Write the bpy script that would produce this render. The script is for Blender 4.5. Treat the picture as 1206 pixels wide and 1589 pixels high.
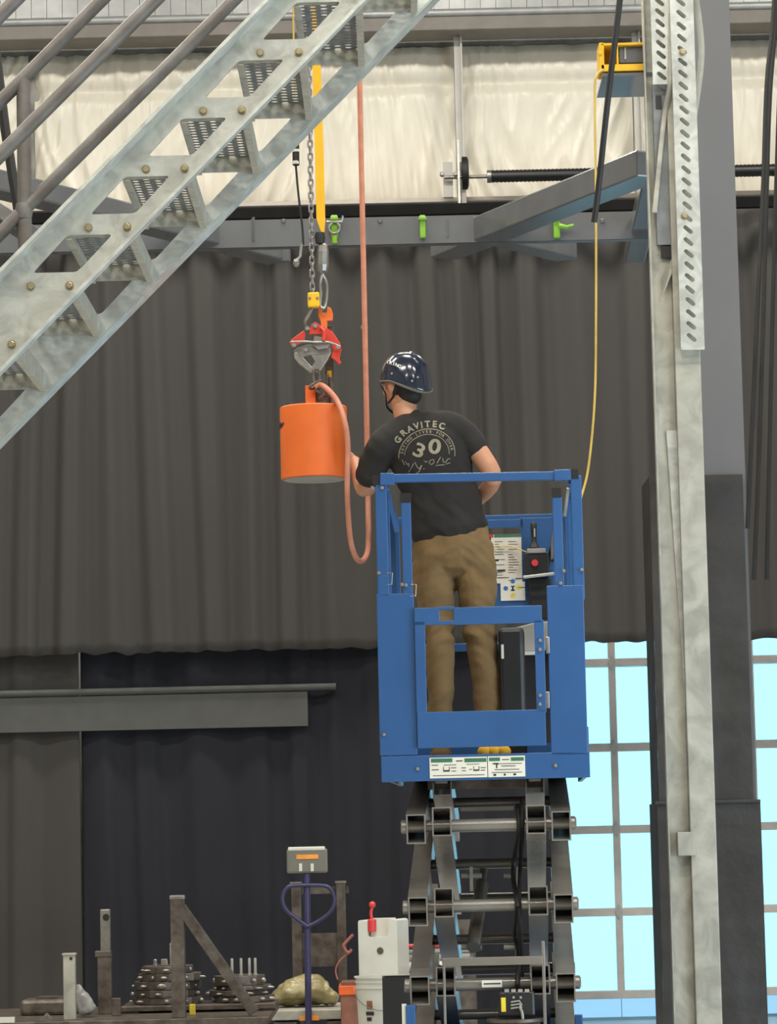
import bpy, bmesh, math, random
import numpy as np
from mathutils import Vector as V, Matrix, noise
from mathutils.bvhtree import BVHTree
from mathutils.geometry import tessellate_polygon

random.seed(7)
for o in list(bpy.data.objects): bpy.data.objects.remove(o)
S = bpy.context.scene
C = S.collection

# ---------------------------------------------------------------- camera
F, CX, CY = 4900.0, 603.0, 794.5
EYE = V((0, 0, 1.4))
PITCH, ROLL = math.atan(505 / F), math.radians(1.3)
fw = V((0, math.cos(PITCH), math.sin(PITCH)))
r0 = V((1, 0, 0)); u0 = V((0, -math.sin(PITCH), math.cos(PITCH)))
rt = math.cos(ROLL) * r0 - math.sin(ROLL) * u0
up = math.cos(ROLL) * u0 + math.sin(ROLL) * r0
cd = bpy.data.cameras.new('camera'); cam = bpy.data.objects.new('camera', cd); C.objects.link(cam)
cam.matrix_world = Matrix(((rt.x, up.x, -fw.x, EYE.x), (rt.y, up.y, -fw.y, EYE.y), (rt.z, up.z, -fw.z, EYE.z), (0, 0, 0, 1)))
cd.sensor_fit = 'HORIZONTAL'; cd.sensor_width = 36; cd.lens = F / 1206 * 36
cd.clip_start = 0.05; cd.clip_end = 200
S.camera = cam

# ---------------------------------------------------------------- world, large lights, exposure
w = bpy.data.worlds.new('sky'); S.world = w; w.use_nodes = True
w.node_tree.nodes['Background'].inputs[0].default_value = (0.62, 0.93, 1.0, 1)
w.node_tree.nodes['Background'].inputs[1].default_value = 1.0

def area(name, loc, aim, sx, sy, power, col):
    l = bpy.data.lights.new(name, 'AREA'); l.shape = 'RECTANGLE'; l.size = sx; l.size_y = sy
    l.energy = power; l.color = col
    o = bpy.data.objects.new(name, l); C.objects.link(o); o.location = loc
    o.rotation_euler = (V(aim) - V(loc)).to_track_quat('-Z', 'Y').to_euler()
    return o
FILL_COL = (0.62, 0.83, 1.0)
area('blue_side_fill', (6.9, 9.0, 1.7), (0, 11, 2.6), 8.0, 3.2, 650, FILL_COL)  # unseen blue fill added to light the undersides; no side door exists here
LAMP_POWER = 260
LAMP_COL = (1.0, 0.945, 0.85)
vs = S.view_settings
vs.view_transform = 'Standard'; vs.look = 'None'; vs.gamma = 1; vs.use_curve_mapping = False
vs.exposure = 0.0

# ---------------------------------------------------------------- pixel helpers (a pixel is a direction; the depth is chosen per thing)
def ray(px, py): return fw + rt * ((px - CX) / F) + up * ((CY - py) / F)
def P(px, py, Y):
    d = ray(px, py); return EYE + d * ((Y - EYE.y) / d.y)
def PN(px, py, O, n):
    d = ray(px, py); return EYE + d * ((O - EYE).dot(n) / d.dot(n))
def ppm(Y): return F / Y

# ---------------------------------------------------------------- materials
def lin(c): return tuple(((x / 255) / 12.92 if x / 255 <= 0.04045 else ((x / 255 + 0.055) / 1.055) ** 2.4) for x in c)
M = {}
def mat(name, col, rough=0.5, metal=0.0, var=0.12, scale=8.0, bump=0.0, bscale=60.0, col2=None, stretch=(1, 1, 1), spec=0.5, coat=0.0, dist=0.0):
    m = bpy.data.materials.new(name); m.use_nodes = True
    nt = m.node_tree; b = nt.nodes['Principled BSDF']
    c = lin(col)
    tc = nt.nodes.new('ShaderNodeTexCoord'); mp = nt.nodes.new('ShaderNodeMapping')
    mp.inputs['Scale'].default_value = stretch
    nt.links.new(tc.outputs['Object'], mp.inputs['Vector'])
    n = nt.nodes.new('ShaderNodeTexNoise'); n.inputs['Scale'].default_value = scale; n.inputs['Detail'].default_value = 6
    n.inputs['Distortion'].default_value = dist
    nt.links.new(mp.outputs[0], n.inputs['Vector'])
    r = nt.nodes.new('ShaderNodeValToRGB')
    c2 = lin(col2) if col2 else tuple(max(0, x * (1 - 2 * var)) for x in c)
    c3 = c if col2 else tuple(min(1, x * (1 + var)) for x in c)
    r.color_ramp.elements[0].position = 0.32; r.color_ramp.elements[1].position = 0.68
    r.color_ramp.elements[0].color = (*c2, 1); r.color_ramp.elements[1].color = (*c3, 1)
    nt.links.new(n.outputs['Fac'], r.inputs[0]); nt.links.new(r.outputs[0], b.inputs['Base Color'])
    b.inputs['Roughness'].default_value = rough; b.inputs['Metallic'].default_value = metal
    b.inputs['Specular IOR Level'].default_value = spec
    if coat: b.inputs['Coat Weight'].default_value = coat; b.inputs['Coat Roughness'].default_value = 0.1
    if bump:
        n2 = nt.nodes.new('ShaderNodeTexNoise'); n2.inputs['Scale'].default_value = bscale; n2.inputs['Detail'].default_value = 4
        nt.links.new(mp.outputs[0], n2.inputs['Vector'])
        bp = nt.nodes.new('ShaderNodeBump'); bp.inputs['Strength'].default_value = bump; bp.inputs['Distance'].default_value = 0.01
        nt.links.new(n2.outputs['Fac'], bp.inputs['Height']); nt.links.new(bp.outputs[0], b.inputs['Normal'])
    M[name] = m; return m
def emis(name, col, s):
    m = bpy.data.materials.new(name); m.use_nodes = True; nt = m.node_tree
    b = nt.nodes['Principled BSDF']; c = lin(col)
    n = nt.nodes.new('ShaderNodeTexNoise'); n.inputs['Scale'].default_value = 2.0
    mx = nt.nodes.new('ShaderNodeMix'); mx.data_type = 'RGBA'
    mx.inputs['A'].default_value = (*c, 1); mx.inputs['B'].default_value = (*[x * 0.97 for x in c], 1)
    nt.links.new(n.outputs['Fac'], mx.inputs['Factor']); nt.links.new(mx.outputs['Result'], b.inputs['Emission Color'])
    b.inputs['Base Color'].default_value = (*[x * .06 for x in c], 1); b.inputs['Emission Strength'].default_value = s
    M[name] = m; return m

mat('concrete', (186, 186, 182), 0.35, var=.1, scale=3, bump=.1)
mat('shell_paint', (150, 148, 142), 0.8)
mat('insulation', (226, 221, 206), 0.33, var=.03, scale=2, bump=.06, bscale=25)
mat('galv', (194, 196, 189), 0.36, metal=.35, var=.13, scale=9, bump=.08, bscale=40, dist=1.5)
mat('galv_dull', (172, 170, 158), 0.55, metal=.25, var=.14, scale=7, bump=.1, bscale=40, dist=1.0)
mat('galv_tread', (128, 132, 134), 0.5, metal=.4, var=.12, scale=14)
mat('rail_pipe', (114, 112, 109), 0.5, metal=.3, var=.14, scale=12, col2=(96, 89, 85))
mat('bolt_zinc', (170, 158, 128), 0.35, metal=.7, var=.1)
mat('steel_grey', (90, 92, 95), 0.25, metal=.15, var=.06, scale=5, spec=.6, coat=.9)
mat('column_grey', (96, 97, 100), 0.55, var=.03, scale=2)
mat('wrap_black', (44, 42, 40), 0.45, var=.15, scale=4, bump=.5, bscale=9)
mat('curtain_grey', (59, 57, 55), 0.9, var=.04, scale=1.5, stretch=(1, 1, .6), bump=.15, bscale=300)
mat('curtain_no_glare', (28, 30, 38), 0.92, var=.08, scale=3, stretch=(2, 2, .4), bump=.15, bscale=300)  # darker, bluer curtain tone for the area without window glare
mat('reflection_grey', (70, 71, 70), 0.7, var=.05)  # tone of the window reflection built as a band
mat('white_frame', (188, 186, 180), 0.5, var=.04)
mat('mullion', (216, 206, 198), 0.5, var=.06)
mat('black_rubber', (24, 24, 24), 0.6, var=.2)
mat('black_plastic', (30, 30, 31), 0.4, var=.15)
mat('steel_bare', (150, 146, 140), 0.35, metal=.7, var=.15, scale=20)
mat('steel_dark', (112, 104, 96), 0.42, metal=.45, var=.2, scale=16, col2=(74, 65, 58))
mat('scissor_paint', (122, 117, 110), 0.2, metal=.1, var=.08, scale=6, spec=.7)
mat('lift_blue', (43, 87, 140), 0.36, var=.05, scale=4, spec=.5, bump=.03)
mat('deck_grey', (70, 72, 74), 0.6, var=.1)
mat('orange_paint', (222, 104, 34), 0.5, var=.05, scale=6, bump=.04)
mat('red_paint', (206, 58, 40), 0.4, var=.08, scale=9)
mat('yellow_paint', (226, 176, 20), 0.4, var=.08)
mat('yellow_sling', (240, 176, 30), 0.75, var=.05, bump=.3, bscale=250)
mat('hose_pink', (190, 124, 98), 0.6, var=.08, scale=20)
mat('cord_yellow', (196, 166, 80), 0.6, var=.1)
mat('green_paint', (112, 160, 36), 0.45, var=.12)
mat('white_plastic', (206, 206, 196), 0.45, var=.03)
mat('sticker_white', (226, 222, 208), 0.5, var=.03)
mat('sticker_green', (58, 112, 84), 0.5, var=.03)
mat('sticker_red', (190, 70, 60), 0.5)
mat('sticker_blue', (50, 110, 180), 0.5)
mat('sticker_yellow', (232, 208, 60), 0.5)
mat('print_ink', (40, 38, 36), 0.6)
mat('red_plastic', (214, 62, 62), 0.35, var=.04)
mat('bag_grey', (150, 148, 142), 0.6, var=.06, bump=.2, bscale=14)
mat('shirt', (38, 35, 33), 0.9, var=.1, bump=.25, bscale=220)
mat('shirt_print', (150, 142, 120), 0.8, var=.1, scale=60)
mat('trousers', (122, 97, 62), 0.88, var=.1, scale=9, bump=.25, bscale=180)
mat('skin', (194, 139, 108), 0.5, var=.05, scale=12)
mat('hair', (32, 26, 22), 0.7, var=.2, scale=60)
mat('helmet_navy', (24, 32, 50), 0.18, var=.05, coat=.6)
mat('helmet_trim', (86, 82, 74), 0.5)
mat('boot', (120, 92, 50), 0.7, var=.1)
mat('sole', (24, 22, 20), 0.8)
mat('jack_blue', (58, 56, 92), 0.4, var=.08)
mat('orange_box', (228, 98, 32), 0.5)
mat('brown_box', (130, 84, 66), 0.7, var=.15)
mat('plastic_sheet', (150, 140, 100), 0.3, var=.15, scale=9, bump=.6, bscale=14)
mat('clear_bag', (150, 150, 146), 0.25, var=.2, scale=14, bump=.6, bscale=20)
mat('corrugated', (176, 178, 178), 0.4, metal=.3, var=.08)
mat('purlin_grey', (128, 122, 116), 0.55, var=.05)
mat('readout_grey', (112, 110, 100), 0.5, var=.05)
mat('trim_tan', (190, 180, 170), 0.5, var=.05)
mat('tubing_pink', (150, 84, 78), 0.5)
mat('track_black', (22, 22, 22), 0.9, spec=.1)
mat('amber', (226, 150, 60), 0.5)
mat('eye_white', (225, 222, 215), 0.3)
mat('wood', (150, 122, 86), 0.7, var=.15, scale=6, stretch=(1, 6, 6))
emis('pane_light', (146, 224, 255), 2.0)
emis('pane_low', (150, 206, 246), 1.1)
emis('lamp_glow', (255, 248, 232), 3.0)

# ---------------------------------------------------------------- mesh helpers
WM = {}
def frame_mat(o, x, y, z): return Matrix(((x.x, y.x, z.x, o.x), (x.y, y.y, z.y, o.y), (x.z, y.z, z.z, o.z), (0, 0, 0, 1)))
def basis(d, ref):
    d = d.normalized()
    s = d.cross(ref)
    if s.length < 1e-5: s = d.cross(V((1, 0, 0)))
    s.normalize(); return s, s.cross(d).normalized(), d
class MB:
    def __init__(s): s.v = []; s.f = []
    def add(s, vs, fs, mtx=None):
        n = len(s.v)
        s.v += [(mtx @ V(v)) if mtx else V(v) for v in vs]
        s.f += [tuple(i + n for i in f) for f in fs]; return s
    def box(s, c, sz, X=V((1, 0, 0)), Y=V((0, 1, 0)), Z=V((0, 0, 1))):
        c = V(c); h = [x / 2 for x in sz]
        vs = [c + X * (h[0] * a) + Y * (h[1] * b) + Z * (h[2] * d) for d in (-1, 1) for b in (-1, 1) for a in (-1, 1)]
        return s.add(vs, [(0, 2, 3, 1), (4, 5, 7, 6), (0, 1, 5, 4), (2, 6, 7, 3), (0, 4, 6, 2), (1, 3, 7, 5)])
    def beam(s, p0, p1, wd, ht, ref=V((0, 0, 1))):
        p0, p1 = V(p0), V(p1); sd, u, d = basis(p1 - p0, ref)
        return s.box((p0 + p1) / 2, (wd, (p1 - p0).length, ht), sd, d, u)
    def recttube(s, p0, p1, wd, ht, t, ref=V((0, 0, 1))):
        p0, p1 = V(p0), V(p1); sd, u, d = basis(p1 - p0, ref); vs = []; fs = []
        for p in (p0, p1):
            for (a, b) in ((wd / 2, ht / 2), (wd / 2 - t, ht / 2 - t)):
                vs += [p + sd * (a * i) + u * (b * j) for i, j in ((-1, -1), (1, -1), (1, 1), (-1, 1))]
        for i in range(4):
            j = (i + 1) % 4
            fs += [(i, j, 8 + j, 8 + i), (4 + j, 4 + i, 12 + i, 12 + j), (j, i, 4 + i, 4 + j), (8 + i, 8 + j, 12 + j, 12 + i)]
        return s.add(vs, fs)
    def tube(s, path, r, n=10, closed=False, caps=True, flat=1.0, ref=V((0, 0, 1))):
        path = [V(p) for p in path]; m = len(path); vs = []; fs = []
        rs = r if isinstance(r, (list, tuple)) else [r] * m
        up_ = None
        for i, p in enumerate(path):
            a = path[(i - 1) % m] if (closed or i > 0) else p
            b = path[(i + 1) % m] if (closed or i < m - 1) else p
            d = (b - a).normalized()
            if up_ is None:
                sd, up_, _ = basis(d, ref if abs(d.dot(ref)) < .95 else V((0, 1, 0)))
            else:
                up_ = (up_ - d * up_.dot(d)).normalized(); sd = d.cross(up_).normalized()
            for k in range(n):
                t = 2 * math.pi * k / n
                vs.append(p + sd * (math.cos(t) * rs[i]) + up_ * (math.sin(t) * rs[i] * flat))
        L = m if closed else m - 1
        for i in range(L):
            j = (i + 1) % m
            for k in range(n):
                k2 = (k + 1) % n
                fs.append((i * n + k, i * n + k2, j * n + k2, j * n + k))
        if caps and not closed:
            fs.append(tuple(range(n - 1, -1, -1))); fs.append(tuple((m - 1) * n + k for k in range(n)))
        return s.add(vs, fs)
    def lathe(s, prof, o, axis=V((0, 0, 1)), n=24, ref=V((0, 1, 0))):
        o = V(o); sd, u, d = basis(axis, ref); vs = []; fs = []
        for (r, z) in prof:
            for k in range(n):
                t = 2 * math.pi * k / n
                vs.append(o + d * z + sd * (r * math.cos(t)) + u * (r * math.sin(t)))
        for i in range(len(prof) - 1):
            for k in range(n):
                k2 = (k + 1) % n
                fs.append((i * n + k, i * n + k2, (i + 1) * n + k2, (i + 1) * n + k))
        if prof[0][0] > 1e-6: fs.append(tuple(range(n - 1, -1, -1)))
        if prof[-1][0] > 1e-6: fs.append(tuple((len(prof) - 1) * n + k for k in range(n)))
        return s.add(vs, fs)
    def plate(s, outer, holes, t, mtx):
        loops = [outer] + list(holes)
        tri = tessellate_polygon([[V((p[0], p[1], 0)) for p in l] for l in loops])
        pts = [p for l in loops for p in l]; n = len(pts)
        vs = [(p[0], p[1], -t / 2) for p in pts] + [(p[0], p[1], t / 2) for p in pts]; fs = []
        for a, b, c in tri: fs += [(a, b, c), (c + n, b + n, a + n)]
        k = 0
        for l in loops:
            L = len(l)
            for i in range(L):
                j = (i + 1) % L; fs.append((k + i, k + j, k + j + n, k + i + n))
            k += L
        return s.add(vs, fs, mtx)
    def ball(s, c, r, n=12, m=8):
        rx, ry, rz = r if isinstance(r, (tuple, list)) else (r, r, r); vs = []; fs = []; c = V(c)
        for i in range(m + 1):
            ph = math.pi * i / m
            for k in range(n):
                t = 2 * math.pi * k / n
                vs.append(c + V((rx * math.sin(ph) * math.cos(t), ry * math.sin(ph) * math.sin(t), rz * math.cos(ph))))
        for i in range(m):
            for k in range(n):
                k2 = (k + 1) % n; fs.append((i * n + k, (i + 1) * n + k, (i + 1) * n + k2, i * n + k2))
        return s.add(vs, fs)
    def grid(s, fn, nu, nv):
        vs = [fn(i / nu, j / nv) for j in range(nv + 1) for i in range(nu + 1)]
        fs = [(j * (nu + 1) + i, j * (nu + 1) + i + 1, (j + 1) * (nu + 1) + i + 1, (j + 1) * (nu + 1) + i) for j in range(nv) for i in range(nu)]
        return s.add(vs, fs)
    def mesh(s, name, inv=None, smooth=False, fix=True, ang=40):
        me = bpy.data.meshes.new(name)
        me.from_pydata([tuple((inv @ v) if inv else v) for v in s.v], [], s.f)
        bm = bmesh.new(); bm.from_mesh(me)
        if fix: 
            bmesh.ops.remove_doubles(bm, verts=bm.verts, dist=1e-6)
            bmesh.ops.recalc_face_normals(bm, faces=bm.faces)
        bm.to_mesh(me); bm.free()
        if smooth:
            for p in me.polygons: p.use_smooth = True
            try: me.set_sharp_from_angle(angle=math.radians(ang))
            except Exception: pass
        return me
    def build(s, name, material, parent=None, smooth=False, bevel=0, fix=True, ang=40, label=None, thick=0):
        inv = WM[parent.name].inverted() if parent else None
        me = s.mesh(name, inv, smooth, fix, ang)
        return link(name, me, material, parent, bevel, label, thick)
def link(name, me, material, parent=None, bevel=0, label=None, thick=0):
    o = bpy.data.objects.new(name, me); C.objects.link(o)
    if material and not me.materials: me.materials.append(M[material] if isinstance(material, str) else material)
    if parent: o.parent = parent; WM[o.name] = WM[parent.name].copy()
    else: WM[o.name] = Matrix.Identity(4)
    if thick:
        sm = o.modifiers.new('thickness', 'SOLIDIFY'); sm.thickness = thick; sm.offset = 0
    if bevel:
        b = o.modifiers.new('bevel', 'BEVEL'); b.width = bevel; b.segments = 2; b.limit_method = 'ANGLE'; b.angle_limit = math.radians(40)
    if label: o['label'] = label
    return o
def inst(me, name, parent, world):            # one more object on shared mesh data, placed under its thing
    o = bpy.data.objects.new(name, me); C.objects.link(o); o.parent = parent
    o.matrix_local = WM[parent.name].inverted() @ world
    WM[o.name] = world.copy(); return o
def tag(o, label, cat, group=None):
    o['label'] = label; o['category'] = cat
    if group: o['group'] = group
    return o
def thing(name, loc, label, cat, group=None, rz=0, mtx=None):
    o = bpy.data.objects.new(name, None); C.objects.link(o); o.empty_display_size = .1
    m = mtx if mtx else Matrix.Translation(V(loc)) @ Matrix.Rotation(rz, 4, 'Z')
    o.matrix_world = m; WM[o.name] = m.copy(); return tag(o, label, cat, group)
def struct(o): o['kind'] = 'structure'; return o
def wbox(mb, x0, y0, x1, y1, D, depth):        # box whose front face, at depth D, spans these pixels (x taken at mid height)
    mx, my = (x0 + x1) / 2, (y0 + y1) / 2
    c = P(mx, my, D); a = P(mx, y0, D); b = P(mx, y1, D)
    wd = (x1 - x0) / F * D
    return mb.box((c.x, D + depth / 2, (a.z + b.z) / 2), (wd, depth, abs(a.z - b.z)))
def smoothpath(pts, n=6):
    pts = [V(p) for p in pts]; out = []
    for i in range(len(pts) - 1):
        p0, p1, p2, p3 = pts[max(i - 1, 0)], pts[i], pts[i + 1], pts[min(i + 2, len(pts) - 1)]
        for k in range(n):
            t = k / n
            out.append(0.5 * ((2 * p1) + (p2 - p0) * t + (2 * p0 - 5 * p1 + 4 * p2 - p3) * t * t + (3 * p1 - p0 - 3 * p2 + p3) * t ** 3))
    out.append(pts[-1]); return out
def rounded(poly, r, n=3):
    out = []; L = len(poly)
    for i in range(L):
        a, p, b = V(poly[i - 1]), V(poly[i]), V(poly[(i + 1) % L])
        u, w_ = (a - p).normalized(), (b - p).normalized(); k = min(r, (a - p).length / 2.1, (b - p).length / 2.1)
        s_, e = p + u * k, p + w_ * k
        for j in range(n + 1):
            t = j / n; q = s_ * (1 - t) ** 2 + p * 2 * t * (1 - t) + e * t * t; out.append((q.x, q.y))
    return out
XZ = lambda Y: Matrix(((1, 0, 0, 0), (0, 0, 1, Y), (0, 1, 0, 0), (0, 0, 0, 1)))   # 2D (x, z) -> plane at depth Y
def bolt_mesh(name, r, h, n=6):
    mb = MB(); mb.lathe([(r * 1.35, 0), (r * 1.35, h * .25)], (0, 0, 0), V((0, -1, 0)), 14)
    mb.lathe([(r, h * .25), (r, h), (r * .8, h * 1.1)], (0, 0, 0), V((0, -1, 0)), n)
    me = mb.mesh(name); return me
T = Matrix.Translation

# ================================================================ SETTING
WY = 24.0
def slab(name, c, sz, m): return struct(MB().box(c, sz).build(name, m))
slab('floor', (0, 11, -.05), (15, 27, .1), 'concrete')
slab('ceiling', (0, 11, 9.45), (15, 27, .1), 'shell_paint')
slab('wall_left', (-7.45, 11, 4.7), (.1, 27, 9.4), 'shell_paint')
slab('wall_right', (7.45, 11, 4.7), (.1, 27, 9.4), 'shell_paint')
slab('wall_front', (0, -2.45, 4.7), (15, .1, 9.4), 'shell_paint')
wb = slab('wall_back', (0, WY + .35, 4.7), (14.8, .1, 9.4), 'shell_paint')

# insulation bays on the back wall: plastic facing that pillows between the girts
def zat(px, py, Y): return P(px, py, Y).z
ztop, zbot = zat(603, 62, WY), zat(603, 312, WY)
def insulation(x0, x1, seed, streak):
    def fn(u, v):
        x = x0 + (x1 - x0) * u; z = zbot + (ztop - zbot) * v
        eu = min(u, 1 - u) * (x1 - x0); ev = min(v, 1 - v) * (ztop - zbot)
        b = .075 * (1 - math.exp(-eu / .09)) * (1 - math.exp(-ev / .10))
        g = (v - .76) / .045; b -= .035 * math.exp(-g * g)                 # girt pressing behind the sheet
        ang = noise.noise((x * .9 + seed, z * 1.1, 1.7)) * 1.4
        q = noise.noise((x * 9 + ang * 2 + (z - zbot) * (1.5 if u < .5 else -1.5) + seed, z * (1.0 if streak else 2.0), seed))
        q2 = noise.noise((x * 23 + z * 3 * math.sin(x * 1.3 + seed), z * 1.3, seed + 5))
        amp = (.030 if streak else .022) * (.3 + .7 * math.exp(-ev / .28)) + .02 * math.exp(-eu / .25)
        wr = amp * (1 - abs(q) * 2.6) + amp * .55 * (1 - abs(q2) * 2.4)
        return (x, WY + .29 - b - wr, z)
    mb = MB().grid(fn, int((x1 - x0) / .018), 76)
    return mb.build('insulation_panel', 'insulation', wb, smooth=True, fix=False, ang=180)
XS = [P(px, 200, WY).x for px in (-560, 44, 712, 991, 1640)]
XS = [XS[0], XS[1], XS[2], XS[3], XS[4]]
for i, st in enumerate((True, True, False, False)):
    insulation(XS[i] + .02, XS[i + 1] - .02, 3.1 + i * 4.7, st)
# roof edge: fluted deck above, eave channel below it
mb = MB()
zc = zat(603, 14, WY - .1)
for k in range(92):
    x = -5.5 + k * .12
    mb.box((x, WY - .05, zc + .16), (.1165, .03, .32))
mb.box((0, WY + .0, zc + .16), (11.2, .05, .34))
mb.build('fluted_panel', 'corrugated', wb)['kind'] = 'stuff'
a, b_ = zat(603, 29, WY - .2), zat(603, 62, WY - .2)
mb = MB(); mb.box((0, WY - .06, (a + b_) / 2 + .03), (11.2, .34, abs(a - b_) - .06)); mb.build('eave_channel', 'purlin_grey', wb, bevel=.008)
mb = MB(); mb.tube([(-5.6, WY - .22, a + .03), (5.6, WY - .22, a + .03)], .03, 12); mb.build('conduit', 'corrugated', wb, smooth=True)
# wall studs
for px, y0, y1 in ((712, 42, 252), (990, 35, 305)):
    mb = MB(); wbox(mb, px - 6, y0, px + 7, y1, WY - .02, .05); wbox(mb, px + 4, y0, px + 7, y1, WY - .06, .1)
    mb.build('wall_stud', 'white_frame', wb, bevel=.003)
# header under the insulation
hd = MB(); wbox(hd, -540, 308, 1746, 318, WY - .12, .22); struct(hd.build('trim_1', 'trim_tan', bevel=.006))
hd = MB(); wbox(hd, -540, 313, 1746, 315, WY - .16, .04); struct(hd.build('trim_2', 'white_frame', bevel=.003))

# ---- glazed overhead door behind the curtains
door = struct(bpy.data.objects.new('door_1', None)); C.objects.link(door)
door.location = (2.0, WY, 0); WM['door_1'] = T((2.0, WY, 0))
DY = WY - .02
zr = [zat(960, y, DY) for y in (1028, 1160, 1287, 1415, 1543)]
step = (zr[0] - zr[-1]) / 4
zr = [zr[0] + step] + zr
xv0 = P(957, 1290, DY).x; sx = 107 / F * DY
xs = [xv0 + (i - 1) * sx for i in range(5)]
for z in zr:
    MB().box(((xs[0] + xs[-1]) / 2, DY, z), (xs[-1] - xs[0] + .05, .05, .062)).build('rail', 'mullion', door, bevel=.006)
for x in xs:
    MB().box((x, DY + .006, zr[-1] / 2 + zr[0] / 2), (.056, .045, zr[0] - zr[-1] + .05)).build('stile', 'mullion', door, bevel=.006)
    for z in zr[1:-1]:
        MB().plate([(-.03, 0), (0, -.06), (.03, 0), (0, .06)], [], .012, T((x, DY - .03, z)) @ XZ(0)).build('hinge_plate', 'white_frame', door)
for i in range(4):
    for j in range(len(zr) - 1):
        MB().box(((xs[i] + xs[i + 1]) / 2, DY + .02, (zr[j] + zr[j + 1]) / 2), (sx - .05, .008, step - .05)).build('pane', 'pane_light', door)
    MB().box(((xs[i] + xs[i + 1]) / 2, DY + .02, zr[-1] / 2), (sx - .006, .01, zr[-1] - .04)).build('door_panel', 'pane_low', door)

# ---- curtains
CYD = 22.0
def curtain(name, mname, x0, x1, z0, z1, Y, seed, amp, label, wave=.30, rag=0.0):
    def fn(u, v):
        x = x0 + (x1 - x0) * u
        zz0 = z0 + rag * noise.noise((x * 9, seed, 0))
        z = zz0 + (z1 - zz0) * v
        ph = 2 * math.pi * x / wave + 2.2 * noise.noise((x * 1.1 + seed, z * .12, .3)) * 2
        s_ = math.sin(ph)
        y = amp * (s_ * (1 - .35 * abs(s_))) + amp * .8 * noise.noise((x * 2.6 + seed, z * .15, 4.4)) + amp * .12 * math.sin(ph * 2.63 + z * .3)
        return (x, Y + y, z)
    mb = MB().grid(fn, int((x1 - x0) / .014), 40)
    return tag(mb.build(name, mname, smooth=True, fix=False, ang=180, thick=.006), label, 'curtain')
zct = zat(603, 326, CYD); zhem = zat(750, 1001, CYD)
xl = P(122, 1300, CYD).x
curtain('stage_curtain', 'curtain_grey', -5.2, 5.0, zhem, zct, CYD, 1.0, .055, 'wide charcoal pleated curtain hanging across the hall, its hem above the bright window panes', rag=.03)
curtain('long_curtain', 'curtain_grey', -5.2, xl, .03, zhem + .2, CYD + .16, 6.0, .03, 'charcoal full-length curtain strip at the far left edge, its lighter grey standing for window glare', wave=.36)
curtain('no_glare_curtain', 'curtain_no_glare', xl + .01, P(878, 1300, CYD).x, .03, zhem + .2, CYD + .17, 9.0, .035, 'lower curtain hanging to the floor behind the scissor lift and steel plates, coloured dark where window glare is missing', wave=.33)  # window glare put into the colour: absent here, grey in the strip alongside
mb = MB(); zk_ = zat(603, 327, CYD - .16); mb.box((0, CYD - .16, zk_), (10.4, .05, .078))
tr = tag(mb.build('curtain_track', 'track_black', bevel=.004), 'black curtain track along the top of the charcoal curtain', 'curtain track')
# window reflection modelled as a solid grey band and bar across the lower curtain
bt = thing('reflection_band', P(240, 1105, 22.09), 'long grey horizontal band and bar standing in for a window reflection, before the dark lower curtain', 'reflection')
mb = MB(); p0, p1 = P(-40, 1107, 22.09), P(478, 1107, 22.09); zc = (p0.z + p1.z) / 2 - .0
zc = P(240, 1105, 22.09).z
mb.beam((p0.x, 22.09, zc), (p1.x, 22.09, zc), .02, .245); mb.build('reflection_strip', 'reflection_grey', bt, bevel=.004)
mb = MB(); mb.tube([(p0.x, 22.08, zc + .15), (P(520, 1075, 21.7).x, 22.08, zc + .15)], .025, 10); mb.build('rail', 'reflection_grey', bt, smooth=True)  # bar of the window reflection, not a real rail

# ---- painted building column with a black padded wrap
cy0 = 18.0
xc = P(1093, 400, cy0).x; cw = 106 / F * cy0
xcw = P(1098, 1290, cy0).x
colm = thing('building_column', (xc, cy0 + .2, 0), 'tall dark grey painted steel column behind the perforated galvanized post', 'column')
mb = MB(); zt, zb = 9.38, 0.0
mb.box((xc, cy0 + .012, zt / 2), (cw, .024, zt)); mb.box((xc, cy0 + .42, zt / 2), (cw, .024, zt)); mb.box((xc, cy0 + .216, zt / 2), (.02, .4, zt))
mb.build('shaft', 'column_grey', colm)
mb = MB(); mb.box((xc, cy0 + .2, .012), (cw + .12, .6, .024)); mb.build('base_plate', 'column_grey', colm)
wr = thing('column_wrap', (xcw, cy0 - .06, 0), 'black padded cover wrapped around the lower half of the grey column', 'column cover')
def wrapseg(zb_, zt_, wd, off, seed):
    mb = MB()
    def fn(u, v):
        x = -wd / 2 + wd * u; z = zb_ + (zt_ - zb_) * v
        e = .008 * noise.noise((x * 5, z * 2.2, seed)) + .006 * noise.noise((x * 2, z * 9, seed + 3))
        return (xcw + off + x, cy0 - .05 + e, z)
    mb.grid(fn, 24, 90)
    for sgn in (-1, 1):
        mb.add([(xcw + off + sgn * wd / 2, cy0 - .05, zb_), (xcw + off + sgn * wd / 2, cy0 + .5, zb_), (xcw + off + sgn * wd / 2, cy0 + .5, zt_), (xcw + off + sgn * wd / 2, cy0 - .05, zt_)], [(0, 1, 2, 3)])
    mb.add([(xcw + off - wd / 2, cy0 - .05, zt_), (xcw + off + wd / 2, cy0 - .05, zt_), (xcw + off + wd / 2, cy0 + .5, zt_), (xcw + off - wd / 2, cy0 + .5, zt_)], [(0, 1, 2, 3)])
    return mb.build('wrap_panel', 'wrap_black', wr, smooth=True, fix=False, ang=50)
zs = zat(1090, 1245, cy0 - .05)
wrapseg(.01, zs, .585, .008, 1.0)
wrapseg(zs - .01, zat(1100, 737, cy0 - .05), .535, -.005, 4.0)
MB().box((xcw, cy0 - .062, zs), (.60, .012, .02)).build('seam', 'wrap_black', wr, bevel=.004)

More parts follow.
